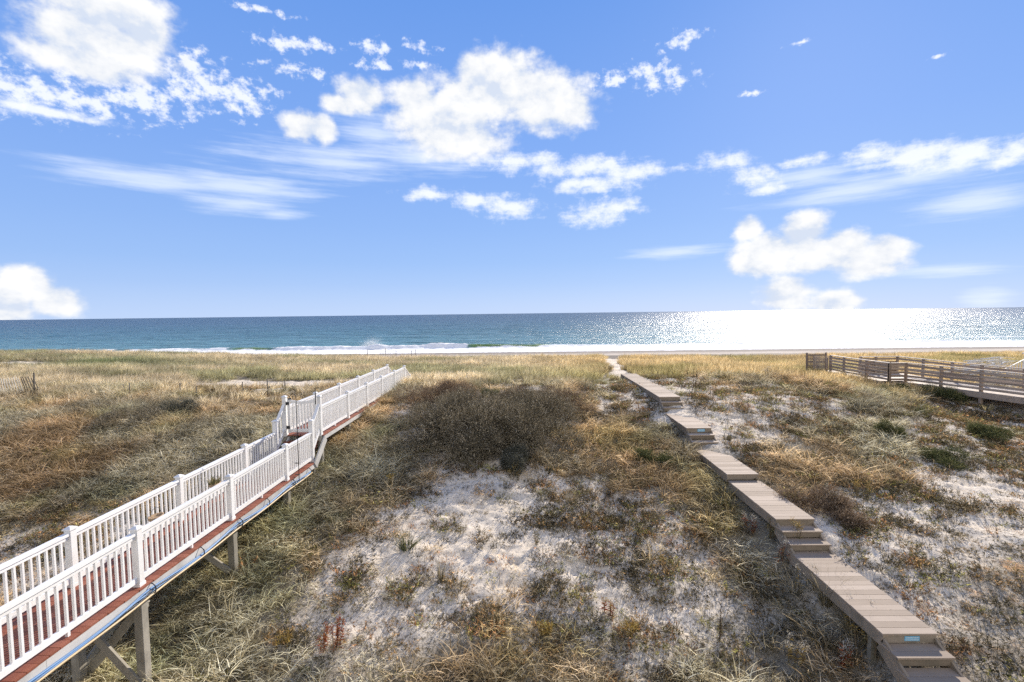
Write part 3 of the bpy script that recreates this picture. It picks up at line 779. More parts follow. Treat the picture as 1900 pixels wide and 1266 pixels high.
def scatter(name, coll, pos, rot, scl, idx, tint):
    me = bpy.data.meshes.new(name); n = len(pos)
    me.vertices.add(n); me.vertices.foreach_set('co', pos.astype(np.float32).ravel())
    for nm, ty, arr in (('rot', 'FLOAT_VECTOR', rot), ('scl', 'FLOAT_VECTOR', scl)):
        a = me.attributes.new(nm, ty, 'POINT'); a.data.foreach_set('vector', arr.astype(np.float32).ravel())
    a = me.attributes.new('idx', 'INT', 'POINT'); a.data.foreach_set('value', idx.astype(np.int32))
    a = me.attributes.new('tint', 'FLOAT_COLOR', 'POINT'); a.data.foreach_set('color', np.concatenate([tint, np.ones((n, 1))], 1).astype(np.float32).ravel())
    o = bpy.data.objects.new(name, me); link(o); o['kind'] = 'stuff'
    ng = bpy.data.node_groups.new(name, 'GeometryNodeTree')
    ng.interface.new_socket('Geometry', in_out='INPUT', socket_type='NodeSocketGeometry')
    ng.interface.new_socket('Geometry', in_out='OUTPUT', socket_type='NodeSocketGeometry')
    N = ng.nodes; gi = N.new('NodeGroupInput'); go = N.new('NodeGroupOutput')
    ip = N.new('GeometryNodeInstanceOnPoints'); ci = N.new('GeometryNodeCollectionInfo')
    ci.inputs['Collection'].default_value = coll; ci.inputs['Separate Children'].default_value = True; ci.inputs['Reset Children'].default_value = True
    def na(nm, ty):
        q = N.new('GeometryNodeInputNamedAttribute'); q.data_type = ty; q.inputs[0].default_value = nm; return q
    r_, s_, i_ = na('rot', 'FLOAT_VECTOR'), na('scl', 'FLOAT_VECTOR'), na('idx', 'INT')
    er = N.new('FunctionNodeEulerToRotation')
    K = ng.links.new
    K(gi.outputs[0], ip.inputs['Points']); K(ci.outputs[0], ip.inputs['Instance']); ip.inputs['Pick Instance'].default_value = True
    K(i_.outputs[0], ip.inputs['Instance Index']); K(r_.outputs[0], er.inputs[0]); K(er.outputs[0], ip.inputs['Rotation']); K(s_.outputs[0], ip.inputs['Scale'])
    K(ip.outputs[0], go.inputs[0])
    md = o.modifiers.new('scatter', 'NODES'); md.node_group = ng
    return o

def footprint(x, y, m=.05):
    """ground under the built things: keep plants out"""
    a = (x > 5.55 - m) & (x < 6.5 + m) & (y > 5.5) & (y < 25.7)
    b = (x > XF - .2) & (x < XN + .2) & (y > 17.5) & (y < 27.5)
    c = (x > 19.8) & (x < 23.4) & (y > 25.6) & (y < 31.2)
    cx = 22.1 - .26 * (y - 20.8)
    d = (y > 16) & (y < 26) & (x > cx - .05) & (x < cx + 2.6)
    return a | b | c | d
def points(y0, y1, per_m2, fov=1.28, xlim=90):
    """uniform random points over the wedge of ground in front of the house"""
    n = int(per_m2 * fov * (y1 ** 2 - y0 ** 2 + 2 * 3 * (y1 - y0)))
    y = np.sqrt(U(0, 1, n) * (y1 ** 2 - y0 ** 2) + y0 ** 2); x = U(-1, 1, n) * (y * fov + 3)
    return x, y
def under_walk(x, y): return (x > XF - .15) & (x < XN + .2) & (y < 17.6)

def do_scatter():
    # ---------- matted foreground grass
    nv = 10
    def mixed(n, rad, l0, l1, w, sp, dr, wi):
        L = grass_tuft(n, rad, l0, l1, w, sp, dr, wi, 0, .75, segs=3)
        k = max(4, n // 4)       # a few long bleached blades over the darker mat
        a = U(0, 6.28, k); r = rad * 1.1 * np.sqrt(U(0, 1, k)); a2 = U(0, 6.28, k)
        base = np.stack([r * np.cos(a), r * np.sin(a), U(0, .1, k)], 1)
        L.strips(base, unit(np.stack([np.cos(a2) * U(.2, 1.5, k), np.sin(a2) * U(.2, 1.5, k), np.ones(k)], 1)), U(l0, l1 * 1.15, k), np.full(k, w * .85),
                 np.stack([np.cos(a2) + wi, np.sin(a2), -1.6 * U(.2, 1.2, k)], 1), U(.8, 1, k), 3)
        return L
    srcs = [mixed(44, .21, .13, .33, .0105, 1.3, 1.1, .08) for _ in range(6)] + [mixed(38, .16, .22, .46, .012, .8, .9, .2) for _ in range(4)] + [mixed(20, .42, .08, .24, .009, 1.7, 1.2, .1) for _ in range(3)]
    c1 = make_sources('matted_tuft', srcs, M['mat'])
    x, y = points(3.2, 25, 46)
    z = ground(x, y); g, c = cover(x, y, z)
    clump = fbm(x * 1.15 + 4, y * 1.15, 3)
    p = g * 1.25 - (1 - g) * 1.0 + (clump - .5) * 2.4 * (1.05 - g * .8)
    p = np.clip(p, 0, 1) ** 1.2
    p = np.maximum(p, (.05 + .16 * g) * (1 - .6 * sst(12, 18, y)))
    thatch = sst(1600, 1720, project(x, y, z)[0]) * sst(880, 980, project(x, y, z)[1])
    keep = (U(0, 1, len(x)) < p) & ~footprint(x, y)
    x, y, z, g, thatch, clump = x[keep], y[keep], z[keep], g[keep], thatch[keep], clump[keep]
    n = len(x)
    t1 = fbm(x * .35 + 20, y * .35, 3); t2 = fbm(x * .9 + 50, y * .9 + 5, 3); t3 = fbm(x * .6 + 80, y * .6 + 15, 3)
    pxx, pyy, _ = project(x, y, z)
    warm = np.clip((t1 - .42) * 4, 0, 1)[:, None]; dk = np.clip((t2 - .38) * 4.5, 0, 1)[:, None]
    tint = (1 - warm) * np.array([1.0, 1.02, .93]) + warm * np.array([1.2, 1.0, .76])
    tint = tint * (.66 + .55 * dk)
    slope = (sst(7.5, 10, -x) * sst(10, 13, y) * (1 - sst(20, 24, y)))[:, None]
    tint = tint * (1 - slope * np.array([.10, .11, .10]))
    green = (np.clip((t3 - .58) * 6, 0, 1) * .5)[:, None]
    tint = tint * (1 - green) + tint * green * np.array([.72, .84, .6])
    th = thatch[:, None]
    tint = tint * (1 - th) + np.array([1.25, .98, .76]) * (.8 + .35 * dk) * th
    tint *= U(.75, 1.3, n)[:, None]
    s = U(.65, 1.25, n) * (.75 + .4 * g) * (1 - .5 * thatch) * (.8 + .5 * clump)
    s = np.where(under_walk(x, y), s * .8, s)
    rot = np.stack([rng.normal(0, .18, n) - .06, rng.normal(0, .18, n), np.where(U(0, 1, n) < .6, U(0, 6.28, n), rng.normal(0, .7, n))], 1)
    scl = np.stack([s, s, s * (1 - .62 * thatch)], 1)
    idx = np.where(U(0, 1, n) < .12 + .5 * sst(11, 19, y), rng.integers(6, 10, n), rng.integers(0, 6, n))
    idx = np.where(U(0, 1, n) > np.clip(g * 1.6 + .1 + (clump - .5) * 2, 0, 1), rng.integers(10, 13, n), idx)
    o = scatter('matted_grass', c1, np.stack([x, y, z], 1), rot, scl, idx, tint)
    tag(o, 'matted brown and straw coloured grass lying over the sandy slope', 'grass')
    print('matted', n)
    # ---------- golden dune grass beyond
    srcs = [grass_tuft(52, .27, .36, .76, .022, .45, .65, .32, .0, 1, segs=3) for _ in range(8)]
    c2 = make_sources('dune_tuft', srcs, M['straw'])
    x, y = points(18, 53, 10.5, 1.36)
    z = ground(x, y); g, c = cover(x, y, z)
    n2_ = fbm(x * .8, y * .8, 3)
    leftf = 1 - sst(-9, -6, x)
    ho = np.exp(-((x + 14.3) / 5.8) ** 4 - ((y - 28.2) / 3.4) ** 4)
    ramp_in = (1 - .9 * ho) * np.where(leftf > .5, sst(19, 25, y + (n2_ - .5) * 6), sst(21, 26, y + (n2_ - .5) * 5))
    p = np.clip(g * 1.3 - (1 - g) * .9 + (n2_ - .5) * 2 * (1 - g), 0, 1) * ramp_in
    keep = (U(0, 1, len(x)) < p) & ~footprint(x, y)
    x, y, z, g = x[keep], y[keep], z[keep], g[keep]; n = len(x)
    t1 = fbm(x * .14 + 20, y * .22, 4); t2 = fbm(x * .5 + 50, y * .7 + 5, 3)
    olive = np.clip((t1 - .52) * 6, 0, 1)[:, None]
    right = sst(-3, 8, x)[:, None]
    tint = (1 - olive) * np.array([1.25, 1.16, 1.02]) + olive * np.array([.80, .82, .62])
    tint = tint * (1 - right) + tint * right * np.array([.96, .88, .70])
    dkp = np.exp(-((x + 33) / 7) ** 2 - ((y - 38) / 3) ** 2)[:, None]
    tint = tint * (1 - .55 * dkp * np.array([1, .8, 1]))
    tint *= (.72 + .55 * np.clip((t2 - .3) * 2.2, 0, 1))[:, None] * U(.8, 1.2, n)[:, None]
    s = U(.65, 1.15, n) * (.72 + .4 * t2) * np.where(y > 46, .95, .85)
    rot = np.stack([rng.normal(0, .1, n), rng.normal(.12, .12, n), rng.normal(0, .45, n)], 1)
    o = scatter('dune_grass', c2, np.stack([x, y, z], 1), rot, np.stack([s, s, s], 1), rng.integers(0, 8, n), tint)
    tag(o, 'pale golden beach grass covering the dune in front of the sea', 'grass')
    print('dune', n)
    # ---------- low dark ground cover on the sand
    srcs = [cover_clump(30, .42, .12, .019) for _ in range(5)] + [cover_clump(13, .07, .28, .020) for _ in range(4)]
    c3 = make_sources('cover_clump', srcs, M['cover'])
    x, y = points(3.2, 26, 46)
    z = ground(x, y); g, c = cover(x, y, z)
    cl = fbm(x * 1.9 + 14, y * 1.9 + 3, 3)
    p = np.clip(c * 1.2 - .1 + (cl - .56) * 3.0 * (.35 + c), .06 + .12 * g, 1)
    keep = (U(0, 1, len(x)) < p) & ~footprint(x, y)
    x, y, z, g, cl = x[keep], y[keep], z[keep], g[keep], cl[keep]; n = len(x)
    t1 = fbm(x * .8 + 20, y * .8, 3); r_ = U(0, 1, n)
    tint = np.where((r_ < .62)[:, None], np.array([.95, .90, .80]), np.where((r_ < .80)[:, None], np.array([1.9, 1.45, 1.0]), np.where((r_ < .93)[:, None], np.array([1.5, 1.6, .8]), np.array([1.9, 1.2, .8]))))
    tint = tint * (.7 + .7 * np.clip((t1 - .3) * 2, 0, 1))[:, None] * U(.8, 1.3, n)[:, None]
    s = U(.45, 1.25, n) * (.7 + .6 * cl)
    rot = np.stack([rng.normal(0, .12, n), rng.normal(0, .12, n), U(0, 6.28, n)], 1)
    o = scatter('ground_cover', c3, np.stack([x, y, z], 1), rot, np.stack([s, s, s], 1), np.where(U(0, 1, n) < .72, rng.integers(0, 5, n), rng.integers(5, 9, n)), tint)
    tag(o, 'small dark twiggy plants dotted over the pale sand', 'ground cover')
    print('cover', n)
do_scatter()

# ---------- individual plants
def bush(px, py, w, d, h, m, label, cat, name, n=9000, twig=.16, leaf=.03, group=None, back=0, flat=.6, leafn=1.0, upz=.3, spread=0):
    x, y, z = on_ground(px, py); y += back + d / 2; z = gz(x, y)
    o = empty(name, (x, y, z), label, cat, group)
    nl = max(5, int(w * 3)) if not spread else int(w * d * 2.2); L = Leaves()
    # lobes of different size make an uneven outline
    lx = U(-.42, .42, nl) * w; ly = U(-.4, .4, nl) * d; lh = h * U(.45, 1.0, nl) * (1 - .55 * ((lx / w * 2) ** 2 + (ly / d * 2) ** 2) * .6)
    lr = U(.13, .24, nl) * (w + d) / 2 + .05
    if spread: lr = U(.35, .6, nl); lh = h * U(.62, 1.0, nl) * np.clip(1.25 - ((lx / w * 2) ** 2 + (ly / d * 2) ** 2) * .8, .35, 1)
    k = rng.integers(0, nl, n)
    v = unit(rng.normal(0, 1, (n, 3))); rr = U(.25, 1.0, n) ** .5
    q = np.stack([lx[k] + v[:, 0] * lr[k] * rr, ly[k] + v[:, 1] * lr[k] * rr, np.abs(lh[k] * flat + v[:, 2] * lh[k] * (1 - flat) * rr * 1.1)], 1)
    gzz = ground(q[:, 0] + x, q[:, 1] + y) - z
    q[:, 2] += gzz
    q += np.array([x, y, z])
    dd = unit(v + np.array([.1, 0, upz]) + rng.normal(0, .5, (n, 3)))
    L.strips(q, dd, U(.4, 1.2, n) * twig, U(.6, 1, n) * .011, rng.normal(0, .5, (n, 3)), U(0, .95, n) ** 1.1, 2)
    n2 = int(n * 1.3 * leafn); k2 = rng.integers(0, n, n2)
    L.strips(q[k2] + dd[k2] * (U(0, 1, n2) * twig)[:, None] + rng.normal(0, .02, (n2, 3)), unit(rng.normal(0, 1, (n2, 3)) + np.array([0, 0, .3])), U(.6, 1.4, n2) * leaf, U(.3, .7, n2) * leaf, rng.normal(0, .3, (n2, 3)), U(0, 1, n2) ** 1.3, 1)
    L.build('foliage', m, o, (x, y, z))
    mb = MB()
    for i in range(min(14, max(5, nl))):
        a = random.uniform(0, 6.28); p0 = Vector((x + random.uniform(-.2, .2) * w, y + random.uniform(-.2, .2) * d, 0)); p0.z = gz(p0.x, p0.y) - .05
        j = i % nl; p2 = Vector((x + lx[j], y + ly[j], z + lh[j] * .85)); p1 = (p0 + p2) / 2 + Vector((random.uniform(-.1, .1), random.uniform(-.1, .1), .1))
        r0 = .012 + .008 * h
        mb.tube([p0, p1, p2], [r0, r0 * .7, r0 * .3], 5)
    mb.build('stem', M['stem'], o)
    return o
def stalks(px, py, h, label, cat='plant', name='goldenrod', n=6, spread=.12, head='fluff', leafm='heath', headr=.035, group=None, lean=.2, leaves=14):
    x, y, z = on_ground(px, py)
    o = empty(name, (x, y, z), label, cat, group)
    mb = MB(); LH = Leaves(); LL = Leaves()
    for i in range(n):
        a = random.uniform(0, 6.28); r_ = spread * random.random()
        p0 = Vector((x + r_ * math.cos(a), y + r_ * math.sin(a), z - .04)); hh = h * random.uniform(.6, 1.05)
        t = Vector((math.cos(a) * lean * random.random() + .05, math.sin(a) * lean * random.random(), 1)) * hh
        p1 = p0 + t * .5 + Vector((random.uniform(-.02, .02), 0, 0)); p2 = p0 + t
        mb.tube([p0, p1, p2], [.006, .005, .003], 5)
        if head:
            m_ = 46; c = np.array(p2) + np.clip(rng.normal(0, 1, (m_, 3)), -1.4, 1.4) * np.array([headr, headr, headr * 1.3]) + np.array([0, 0, -.02])
            LH.strips(c, unit(rng.normal(0, 1, (m_, 3)) + np.array([0, 0, .4])), U(.012, .035, m_), U(.006, .014, m_), rng.normal(0, .3, (m_, 3)), U(0, 1, m_), 1)
        m_ = leaves; tt = U(.1, .95, m_)
        c = np.array(p0)[None] + np.array(t)[None] * tt[:, None]
        dd = rng.normal(0, 1, (m_, 3)); dd[:, 2] = U(-.2, .7, m_)
        LL.strips(c, unit(dd), U(.04, .11, m_), U(.008, .018, m_), rng.normal(0, .4, (m_, 3)) + np.array([0, 0, -.4]), U(0, 1, m_), 2)
    mb.build('stem', M['stem'], o)
    if leaves: LL.build('leaves', M[leafm], o, (x, y, z))
    if head: LH.build('seed_head', M[head], o, (x, y, z))
    return o
def clump(px, py, h, label, n=140, rad=.12, splay=.5, droop=.8, wid=.007, m='blade', group=None, wind=.1):
    x, y, z = on_ground(px, py)
    L = grass_tuft(n, rad, h * .55, h * 1.1, wid, splay, droop, wind)
    o = L.build('grass_clump', M[m]); o.location = (x, y, z)
    return tag(o, label, 'grass clump', group)

G1 = 'dark bushes on the dune top between the two walkways'
bush(795, 862, 3.0, 4.4, 1.35, M['bayberry'], 'wide dark leafless bush at the left end of the thicket beside the white railing', 'bush', 'bayberry_bush', 17000, group=G1, back=-.2, flat=.5, spread=1.0, twig=.27, leaf=.042)
bush(868, 872, 3.2, 4.6, 1.5, M['bayberry'], 'biggest and darkest bush in the middle of the thicket above the bare sand', 'bush', 'bayberry_bush', 20000, group=G1, flat=.5, spread=1.0, twig=.27, leaf=.042)
bush(935, 868, 3.0, 4.4, 1.45, M['bayberry'], 'dark bush right of the middle one in the thicket, behind the grey twiggy bush', 'bush', 'bayberry_bush', 18000, group=G1, back=.1, flat=.5, spread=1.0, twig=.27, leaf=.042)
bush(1005, 848, 2.8, 4.0, 1.3, M['bayberry'], 'dark bush at the right end of the thicket with brown tips', 'bush', 'bayberry_bush', 16000, group=G1, back=.1, flat=.5, spread=1.0, twig=.27, leaf=.042)
bush(1010, 778, 3.8, 2.6, 1.0, M['rustbush'], 'low reddish brown bush along the back right of the dark thicket', 'bush', 'rusty_bush', 15000, group=G1, spread=1.0)
bush(800, 772, 3.8, 2.6, 1.1, M['rustbush'], 'low reddish brown bush behind the left part of the dark thicket', 'bush', 'rusty_bush', 15000, group=G1, back=.3, spread=1.0)
bush(968, 885, 1.1, .9, .62, M['greyshrub'], 'grey twiggy bush in front of the dark thicket at its right', 'bush', 'grey_bush', 5500)
bush(905, 748, .7, .6, .45, M['greenshrub'], 'small yellowish green bush poking out of the thicket top', 'bush', 'green_bush', 1800, leafn=2, back=1.0)
bush(330, 775, 1.5, 1.0, .7, M['greyshrub'], 'grey brown bush on the left slope below the sand hollow', 'bush', 'grey_bush', 4200)
bush(215, 800, 2.0, 1.4, .6, M['bayberry'], 'low dark bush halfway up the grassy slope at the far left', 'bush', 'bayberry_bush', 5000)
bush(420, 830, 1.1, .9, .5, M['greyshrub'], 'small grey bush just above the far white railing', 'bush', 'grey_bush', 2800)
bush(1760, 745, 2.1, 1.3, .55, M['greenshrub'], 'spreading green shrub at the foot of the grey wooden ramp', 'shrub', 'green_bush', 5200, leafn=1.8)
bush(1680, 735, 1.6, 1.0, .5, M['greenshrub'], 'green shrub left of the one at the ramp foot', 'shrub', 'green_bush', 3600, leafn=1.8)
bush(1850, 822, 1.8, 1.2, .45, M['greenshrub'], 'low green shrub in the ramp shadow at the right edge', 'shrub', 'green_bush', 3800, leafn=1.8)
bush(1775, 870, 1.3, .9, .35, M['greenshrub'], 'low green shrub on the sand slope below the ramp', 'shrub', 'green_bush', 2500, leafn=1.8)
bush(1665, 818, .8, .7, .5, M['greenshrub'], 'olive green bush among the brown grass of the right mound', 'shrub', 'green_bush', 1900, leafn=1.8)
bush(1215, 868, .9, .6, .4, M['greenshrub'], 'small olive bush left of the grey steps under the grass bank', 'shrub', 'green_bush', 1900, leafn=1.8)
bush(1540, 960, 1.3, 1.0, .5, M['rustbush'], 'brown flowered bush right of the middle platform of the grey steps', 'bush', 'rusty_bush', 3600)
bush(1600, 985, .6, .5, .32, M['rustbush'], 'dark reddish leaved bush right of the four grey steps', 'bush', 'red_bush', 1400)
stalks(1286, 722, .95, 'dark upright dead stalks standing on the sand right of the top platform', n=9, spread=.22, head=None, name='dead_stalk', leafm='stem', leaves=26, lean=.3)
stalks(1322, 735, .8, 'tan dry weed on the sand to the right of the dark dead stalks', n=8, spread=.2, head='fluff', headr=.03)
stalks(1132, 690, .6, 'dark weed at the foot of the sandy path through the grass', n=8, spread=.2, head=None, leafm='stem', leaves=24)
stalks(1352, 818, .35, 'small dark green weed beside the second flight of grey steps', n=6, head=None, leaves=22)
for i, (px, py, h, lb) in enumerate([
        (1478, 1012, .55, 'orange tinged goldenrod left of the fourth grey step'), (1452, 1040, .5, 'goldenrod with red leaves beside the left edge of the long grey platform'),
        (1500, 1090, .45, 'pale headed goldenrod at the left edge of the long grey platform'), (1430, 1000, .5, 'goldenrod with tan heads under the corner of the middle platform'),
        (1395, 985, .45, 'short goldenrod in the grass bank left of the middle platform'), (1578, 1168, .6, 'tall yellowish goldenrod left of the blue plate platform'),
        (1610, 1215, .55, 'yellow goldenrod in long grass left of the lowest grey steps'), (1560, 1235, .5, 'orange goldenrod at the bottom edge left of the lowest steps'),
        (1475, 1225, .45, 'tan seed headed weed at the bottom of the photo left of the lowest steps'), (725, 905, .4, 'pale seed headed weed below the left of the dark thicket'),
        (760, 892, .35, 'white tipped weed just under the dark thicket'), (935, 905, .4, 'cream flowered weed at the right edge of the upper sand patch'),
        (955, 885, .4, 'pair of cream seed heads in front of the grey twiggy bush'), (1065, 870, .4, 'grey seed headed weed right of the grey twiggy bush'),
        (1540, 940, .5, 'fluffy grey goldenrod right of the middle platform edge'), (1600, 925, .5, 'fluffy cream goldenrod below the brown mound on the right'),
        (1520, 690, .7, 'white seeded goldenrod in front of the lattice gate'), (1560, 700, .65, 'white seeded goldenrod under the wooden ramp landing'), (1490, 705, .6, 'cream goldenrod left of the lattice gate'),
        (1425, 700, .6, 'pale goldenrod at the edge of the far grass on the right')]):
    stalks(px, py, h, lb, n=7, spread=.16, head='fluff' if i % 3 else 'yellow', leafm=('heath', 'rust', 'yellow')[i % 3] if i < 9 else 'heath', group='goldenrods on the dune')
stalks(598, 1212, .5, 'bright rust red plant, left one of the pair at the foot of the sand slope', n=5, spread=.05, head='rust', leafm='rust', name='red_weed', headr=.02, leaves=26)
stalks(622, 1208, .6, 'taller bright rust red plant to the right of its pair', n=7, spread=.12, head='rust', leafm='rust', name='red_weed', headr=.02, leaves=26)
stalks(527, 1197, .22, 'low orange yellow plant between the walkway and the rust red plants', n=9, spread=.15, head='yellow', leafm='yellow', name='yellow_weed', leaves=18)
stalks(1168, 1180, .3, 'small yellow plant in the middle of the lower dune', n=8, spread=.13, head='yellow', leafm='yellow', name='yellow_weed', leaves=18)
stalks(1130, 1140, .3, 'small orange plant up left of the yellow one on the lower dune', n=7, spread=.12, head='yellow', leafm='rust', name='orange_weed', leaves=18)
stalks(1010, 1180, .28, 'ochre plant in the dry grass below the open sand', n=8, spread=.12, head='yellow', leafm='yellow', name='yellow_weed', leaves=18)
stalks(1335, 1190, .75, 'lone dark dead stalk leaning on the bare sand near the bottom', n=2, spread=.04, head=None, leafm='stem', name='dead_stalk', leaves=40, lean=.35)
stalks(998, 1010, .42, 'thin dark weed standing alone in the open sand', n=4, spread=.06, head=None, leafm='heath', leaves=22)
stalks(855, 985, .25, 'small brown weed right of the spiky dark clump on the sand', n=7, spread=.14, head=None, leafm='heath', leaves=18)
clump(755, 1018, .5, 'spiky dark green clump alone on the upper sand patch', n=150, rad=.13, splay=1.1, droop=.25, wid=.011, m='greenshrub')
clump(818, 1078, .48, 'single narrow upright tan tuft in the middle of the sand', n=90, rad=.045, splay=.2, droop=.15, wid=.008)
clump(1060, 930, .4, 'green brown clump at the top right of the open sand', n=150, rad=.14, splay=.8, droop=.5)
clump(1708, 768, .5, 'spiky dark clump on the sand in front of the wooden ramp', n=150, rad=.16, splay=1.0, droop=.4, m='greenshrub', wid=.01)
clump(1532, 1120, .75, 'tall arching grass clump beside the left edge of the blue plate platform', n=150, rad=.1, splay=.5, droop=.7)
clump(1590, 1190, .8, 'long arching grass clump left of the blue plate', n=170, rad=.14, splay=.6, droop=.8)
clump(1475, 1100, .6, 'grass clump at the upper left of the long grey platform', n=130, rad=.1, splay=.6, droop=.8)
clump(668, 770, .75, 'thick pale grass clump against the near white railing left of the thicket', n=260, rad=.3, splay=.7, droop=.9)
clump(640, 800, .7, 'long straw grass clump hanging below the upper white railing', n=240, rad=.25, splay=.7, droop=1.0)
clump(700, 742, .7, 'upper straw grass clump leaning on the near white railing', n=240, rad=.3, splay=.7, droop=.9)

basket(8.08, 'small tan planter hung inside the nearest railing section', False)
basket(9.7, 'small planter with dried green plant inside the railing, further from the camera', True)

# ================================================================== GREY WOODEN STEPS (right)
ws = empty('wooden_walk', (6.0, 14, ZC - 5), 'low grey brown plank walk of platforms and steps climbing the dune on the right', 'boardwalk')
WX0, WX1 = 5.55, 6.37
P = [(7.13, 9.66, 5.0), (10.2, 12.58, 4.55), (12.66, 15.28, 4.40), (15.78, 18.40, 3.9), (18.88, 26.2, 3.4)]
def skirt(mb, x0, x1, y0, y1, zt, hgt=.19, front=True):
    mb.box(x0, x0 + .036, y0 + .002, y1, zt - hgt, zt, None); mb.box(x1 - .036, x1, y0 + .002, y1, zt - hgt, zt, None)
for i, (y0, y1, h) in enumerate(P):
    z = ZC - h
    pf = boards('platform', WX0 - .012, WX1 + .012, y0, y1, z, M['tread'], ws, .14, .006, .028)
    mb = MB(); mb.box(WX0, WX0 + .036, y0 + .05, y1, z - .23, z - .03); mb.box(WX1 - .036, WX1, y0 + .05, y1, z - .23, z - .03); mb.build('side_board', M['riser'], pf)
    mb = MB(); mb.box(WX0 + .001, WX1 - .001, y0 + .012, y0 + .048, z - .155, z - .03); mb.build('front_board', M['riser'], pf)
    # legs
    yy = y0 + .35
    while yy < y1:
        for x in (WX0 + .09, WX1 - .09):
            g = gz(x, yy)
            if z - .03 - g > .08:
                mb = MB(); mb.box(x - .045, x + .045, yy - .045, yy + .045, g - .3, z - .032); mb.build('leg', M['post_wood'], ws)
        yy += 1.9
def flight(ya, yb, za, zb, n):
    """n risers between platform at za (front, low) and zb (back, high); ya..yb depth"""
    dz = (zb - za) / n; dy = (yb - ya) / max(1, n - 1)
    for k in range(1, n):
        z = za + dz * k; y0 = ya + dy * (k - 1)
        mb = MB(); mb.box(WX0 - .012, WX1 + .012, y0, y0 + dy * .5 - .003, z - .028, z); mb.box(WX0 - .012, WX1 + .012, y0 + dy * .5 + .003, y0 + dy + .02, z - .028, z - .001)
        st_ = mb.build('step', M['tread'], ws)
        mb = MB(); mb.box(WX0 + .02, WX1 - .02, y0 + .016, y0 + .05, z - .13, z - .03); mb.build('riser', M['riser'], st_)
        mb = MB(); mb.box(WX0 + .022, WX1 - .022, y0 + .052, y0 + .07, z - dz - .03, z - .1); mb.build('riser_back', M['riser'], st_)
    for x in (WX0 + .0, WX1 - .04):
        mb = MB(); mb.bar((x + .02, ya - .12, za - .16), (x + .02, yb + .05, zb - .2), .038, .27); mb.build('stringer', M['riser'], ws)
z = [ZC - p[2] for p in P]
flight(9.64, 10.2, z[0], z[1], 3)
flight(15.22, 15.78, z[2], z[3], 3)
flight(18.32, 18.88, z[3], z[4], 3)
# solid back below the single step between platforms 2 and 3
mb = MB(); mb.box(WX0 + .04, WX1 - .04, 12.725, 12.745, z[1] - .05, z[2] - .10); mb.build('riser', M['riser'], ws)
# flight down to the ground in front
zz0 = z[0]
for k in range(1, 5):
    zt_ = zz0 - .165 * k; y1 = 7.13 - .30 * (k - 1); y0 = y1 - .30
    mb = MB(); mb.box(WX0 - .012, WX1 + .012, y0, y0 + .145, zt_ - .028, zt_); mb.box(WX0 - .012, WX1 + .012, y0 + .151, y1 + .02, zt_ - .028, zt_ - .001)
    st_ = mb.build('step', M['tread'], ws)
    mb = MB(); mb.box(WX0 + .02, WX1 - .02, y0 + .016, y0 + .05, zt_ - .13, zt_ - .03); mb.build('riser', M['riser'], st_)
    mb = MB(); mb.box(WX0 + .022, WX1 - .022, y1 + .052, y1 + .07, zt_ + .001, zt_ + .14); mb.build('riser_back', M['riser'], st_)
for x in (WX0, WX1 - .04):
    mb = MB(); mb.bar((x + .02, 7.2, zz0 - .2), (x + .02, 5.88, zz0 - .9), .038, .27); mb.build('stringer', M['riser'], ws)
def plate(x0, x1, y, zc, h, parent):
    mb = MB(); mb.cbox(x0, x1, y - .004, y - .0005, zc - h / 2, zc + h / 2, .0012); s_ = mb.build('sign_plate', M['sign'], parent)
    mb = MB()      # two lines of small pale lettering, too small to read in the photograph
    for row in (.2, -.24):
        xx = x0 + .018
        while xx < x1 - .02:
            w = random.uniform(.004, .010); mb.box(xx, xx + w, y - .0062, y - .0042, zc + h * row - h * .12, zc + h * row + h * .12); xx += w + random.choice((.0035, .0035, .009))
    mb.build('lettering', M['signtext'], s_)
plate(WX0 + .33, WX0 + .56, 7.13 + .012, z[0] - .085, .075, ws)
plate(WX0 + .36, WX0 + .60, 15.78 + .012, z[3] - .085, .09, ws)

# ================================================================== GREY RAMP WITH RAILS (far right)
wr = empty('wooden_ramp', (21, 26, ZC - 3.95), 'weathered grey wooden ramp with horizontal rails and a landing at the right edge', 'ramp')
DZ = ZC - 3.95; RT = ZC - 2.9
def ln(y, off=0): return 22.1 - .26 * (y - 20.8) + off
near = [(ln(y), y) for y in (15.7, 17.4, 19.1, 20.8, 22.5, 24.15, 25.8)]
lan = [(19.95, 25.85), (19.86, 27.4), (19.82, 29.25), (19.9, 30.6)]
fa = [(ln(y) + 2.3, y + .3) for y in (15.7, 17.4, 19.1, 20.8, 22.5, 24.15)] + [(23.35, 25.9), (23.3, 27.7), (23.2, 29.45), (21.9, 29.45), (20.95, 29.45)]
def rail_run(pts, hs=(.15, .335, .52, .705, .89)):
    for (x, y) in pts:
        g = gz(x, y); mb = MB(); mb.cbox(x - .055, x + .055, y - .055, y + .055, g - .4, RT - .045, .006); mb.build('post', M['ramp'], wr)
    for a, b_ in zip(pts, pts[1:]):
        A = Vector((*a, 0)); B = Vector((*b_, 0)); d = (B - A).normalized(); nrm = Vector((-d.y, d.x, 0)) * .077
        ov = d * .0
        for k, zz in enumerate(hs):
            mb = MB(); mb.bar(A + nrm + Vector((0, 0, DZ + zz)) + d * .002, B + nrm + Vector((0, 0, DZ + zz)) - d * .002, .036, .105); mb.build('rail', M['ramp'], wr)
        mb = MB(); mb.bar(A + Vector((0, 0, RT - .025)) - d * .03, B + Vector((0, 0, RT - .025)) - d * .034, .15, .038); mb.build('cap_rail', M['ramp_top'], wr)
rail_run(near + [(19.95, 25.82)])
rail_run(lan)
rail_run(fa, (.30, .60, .89))
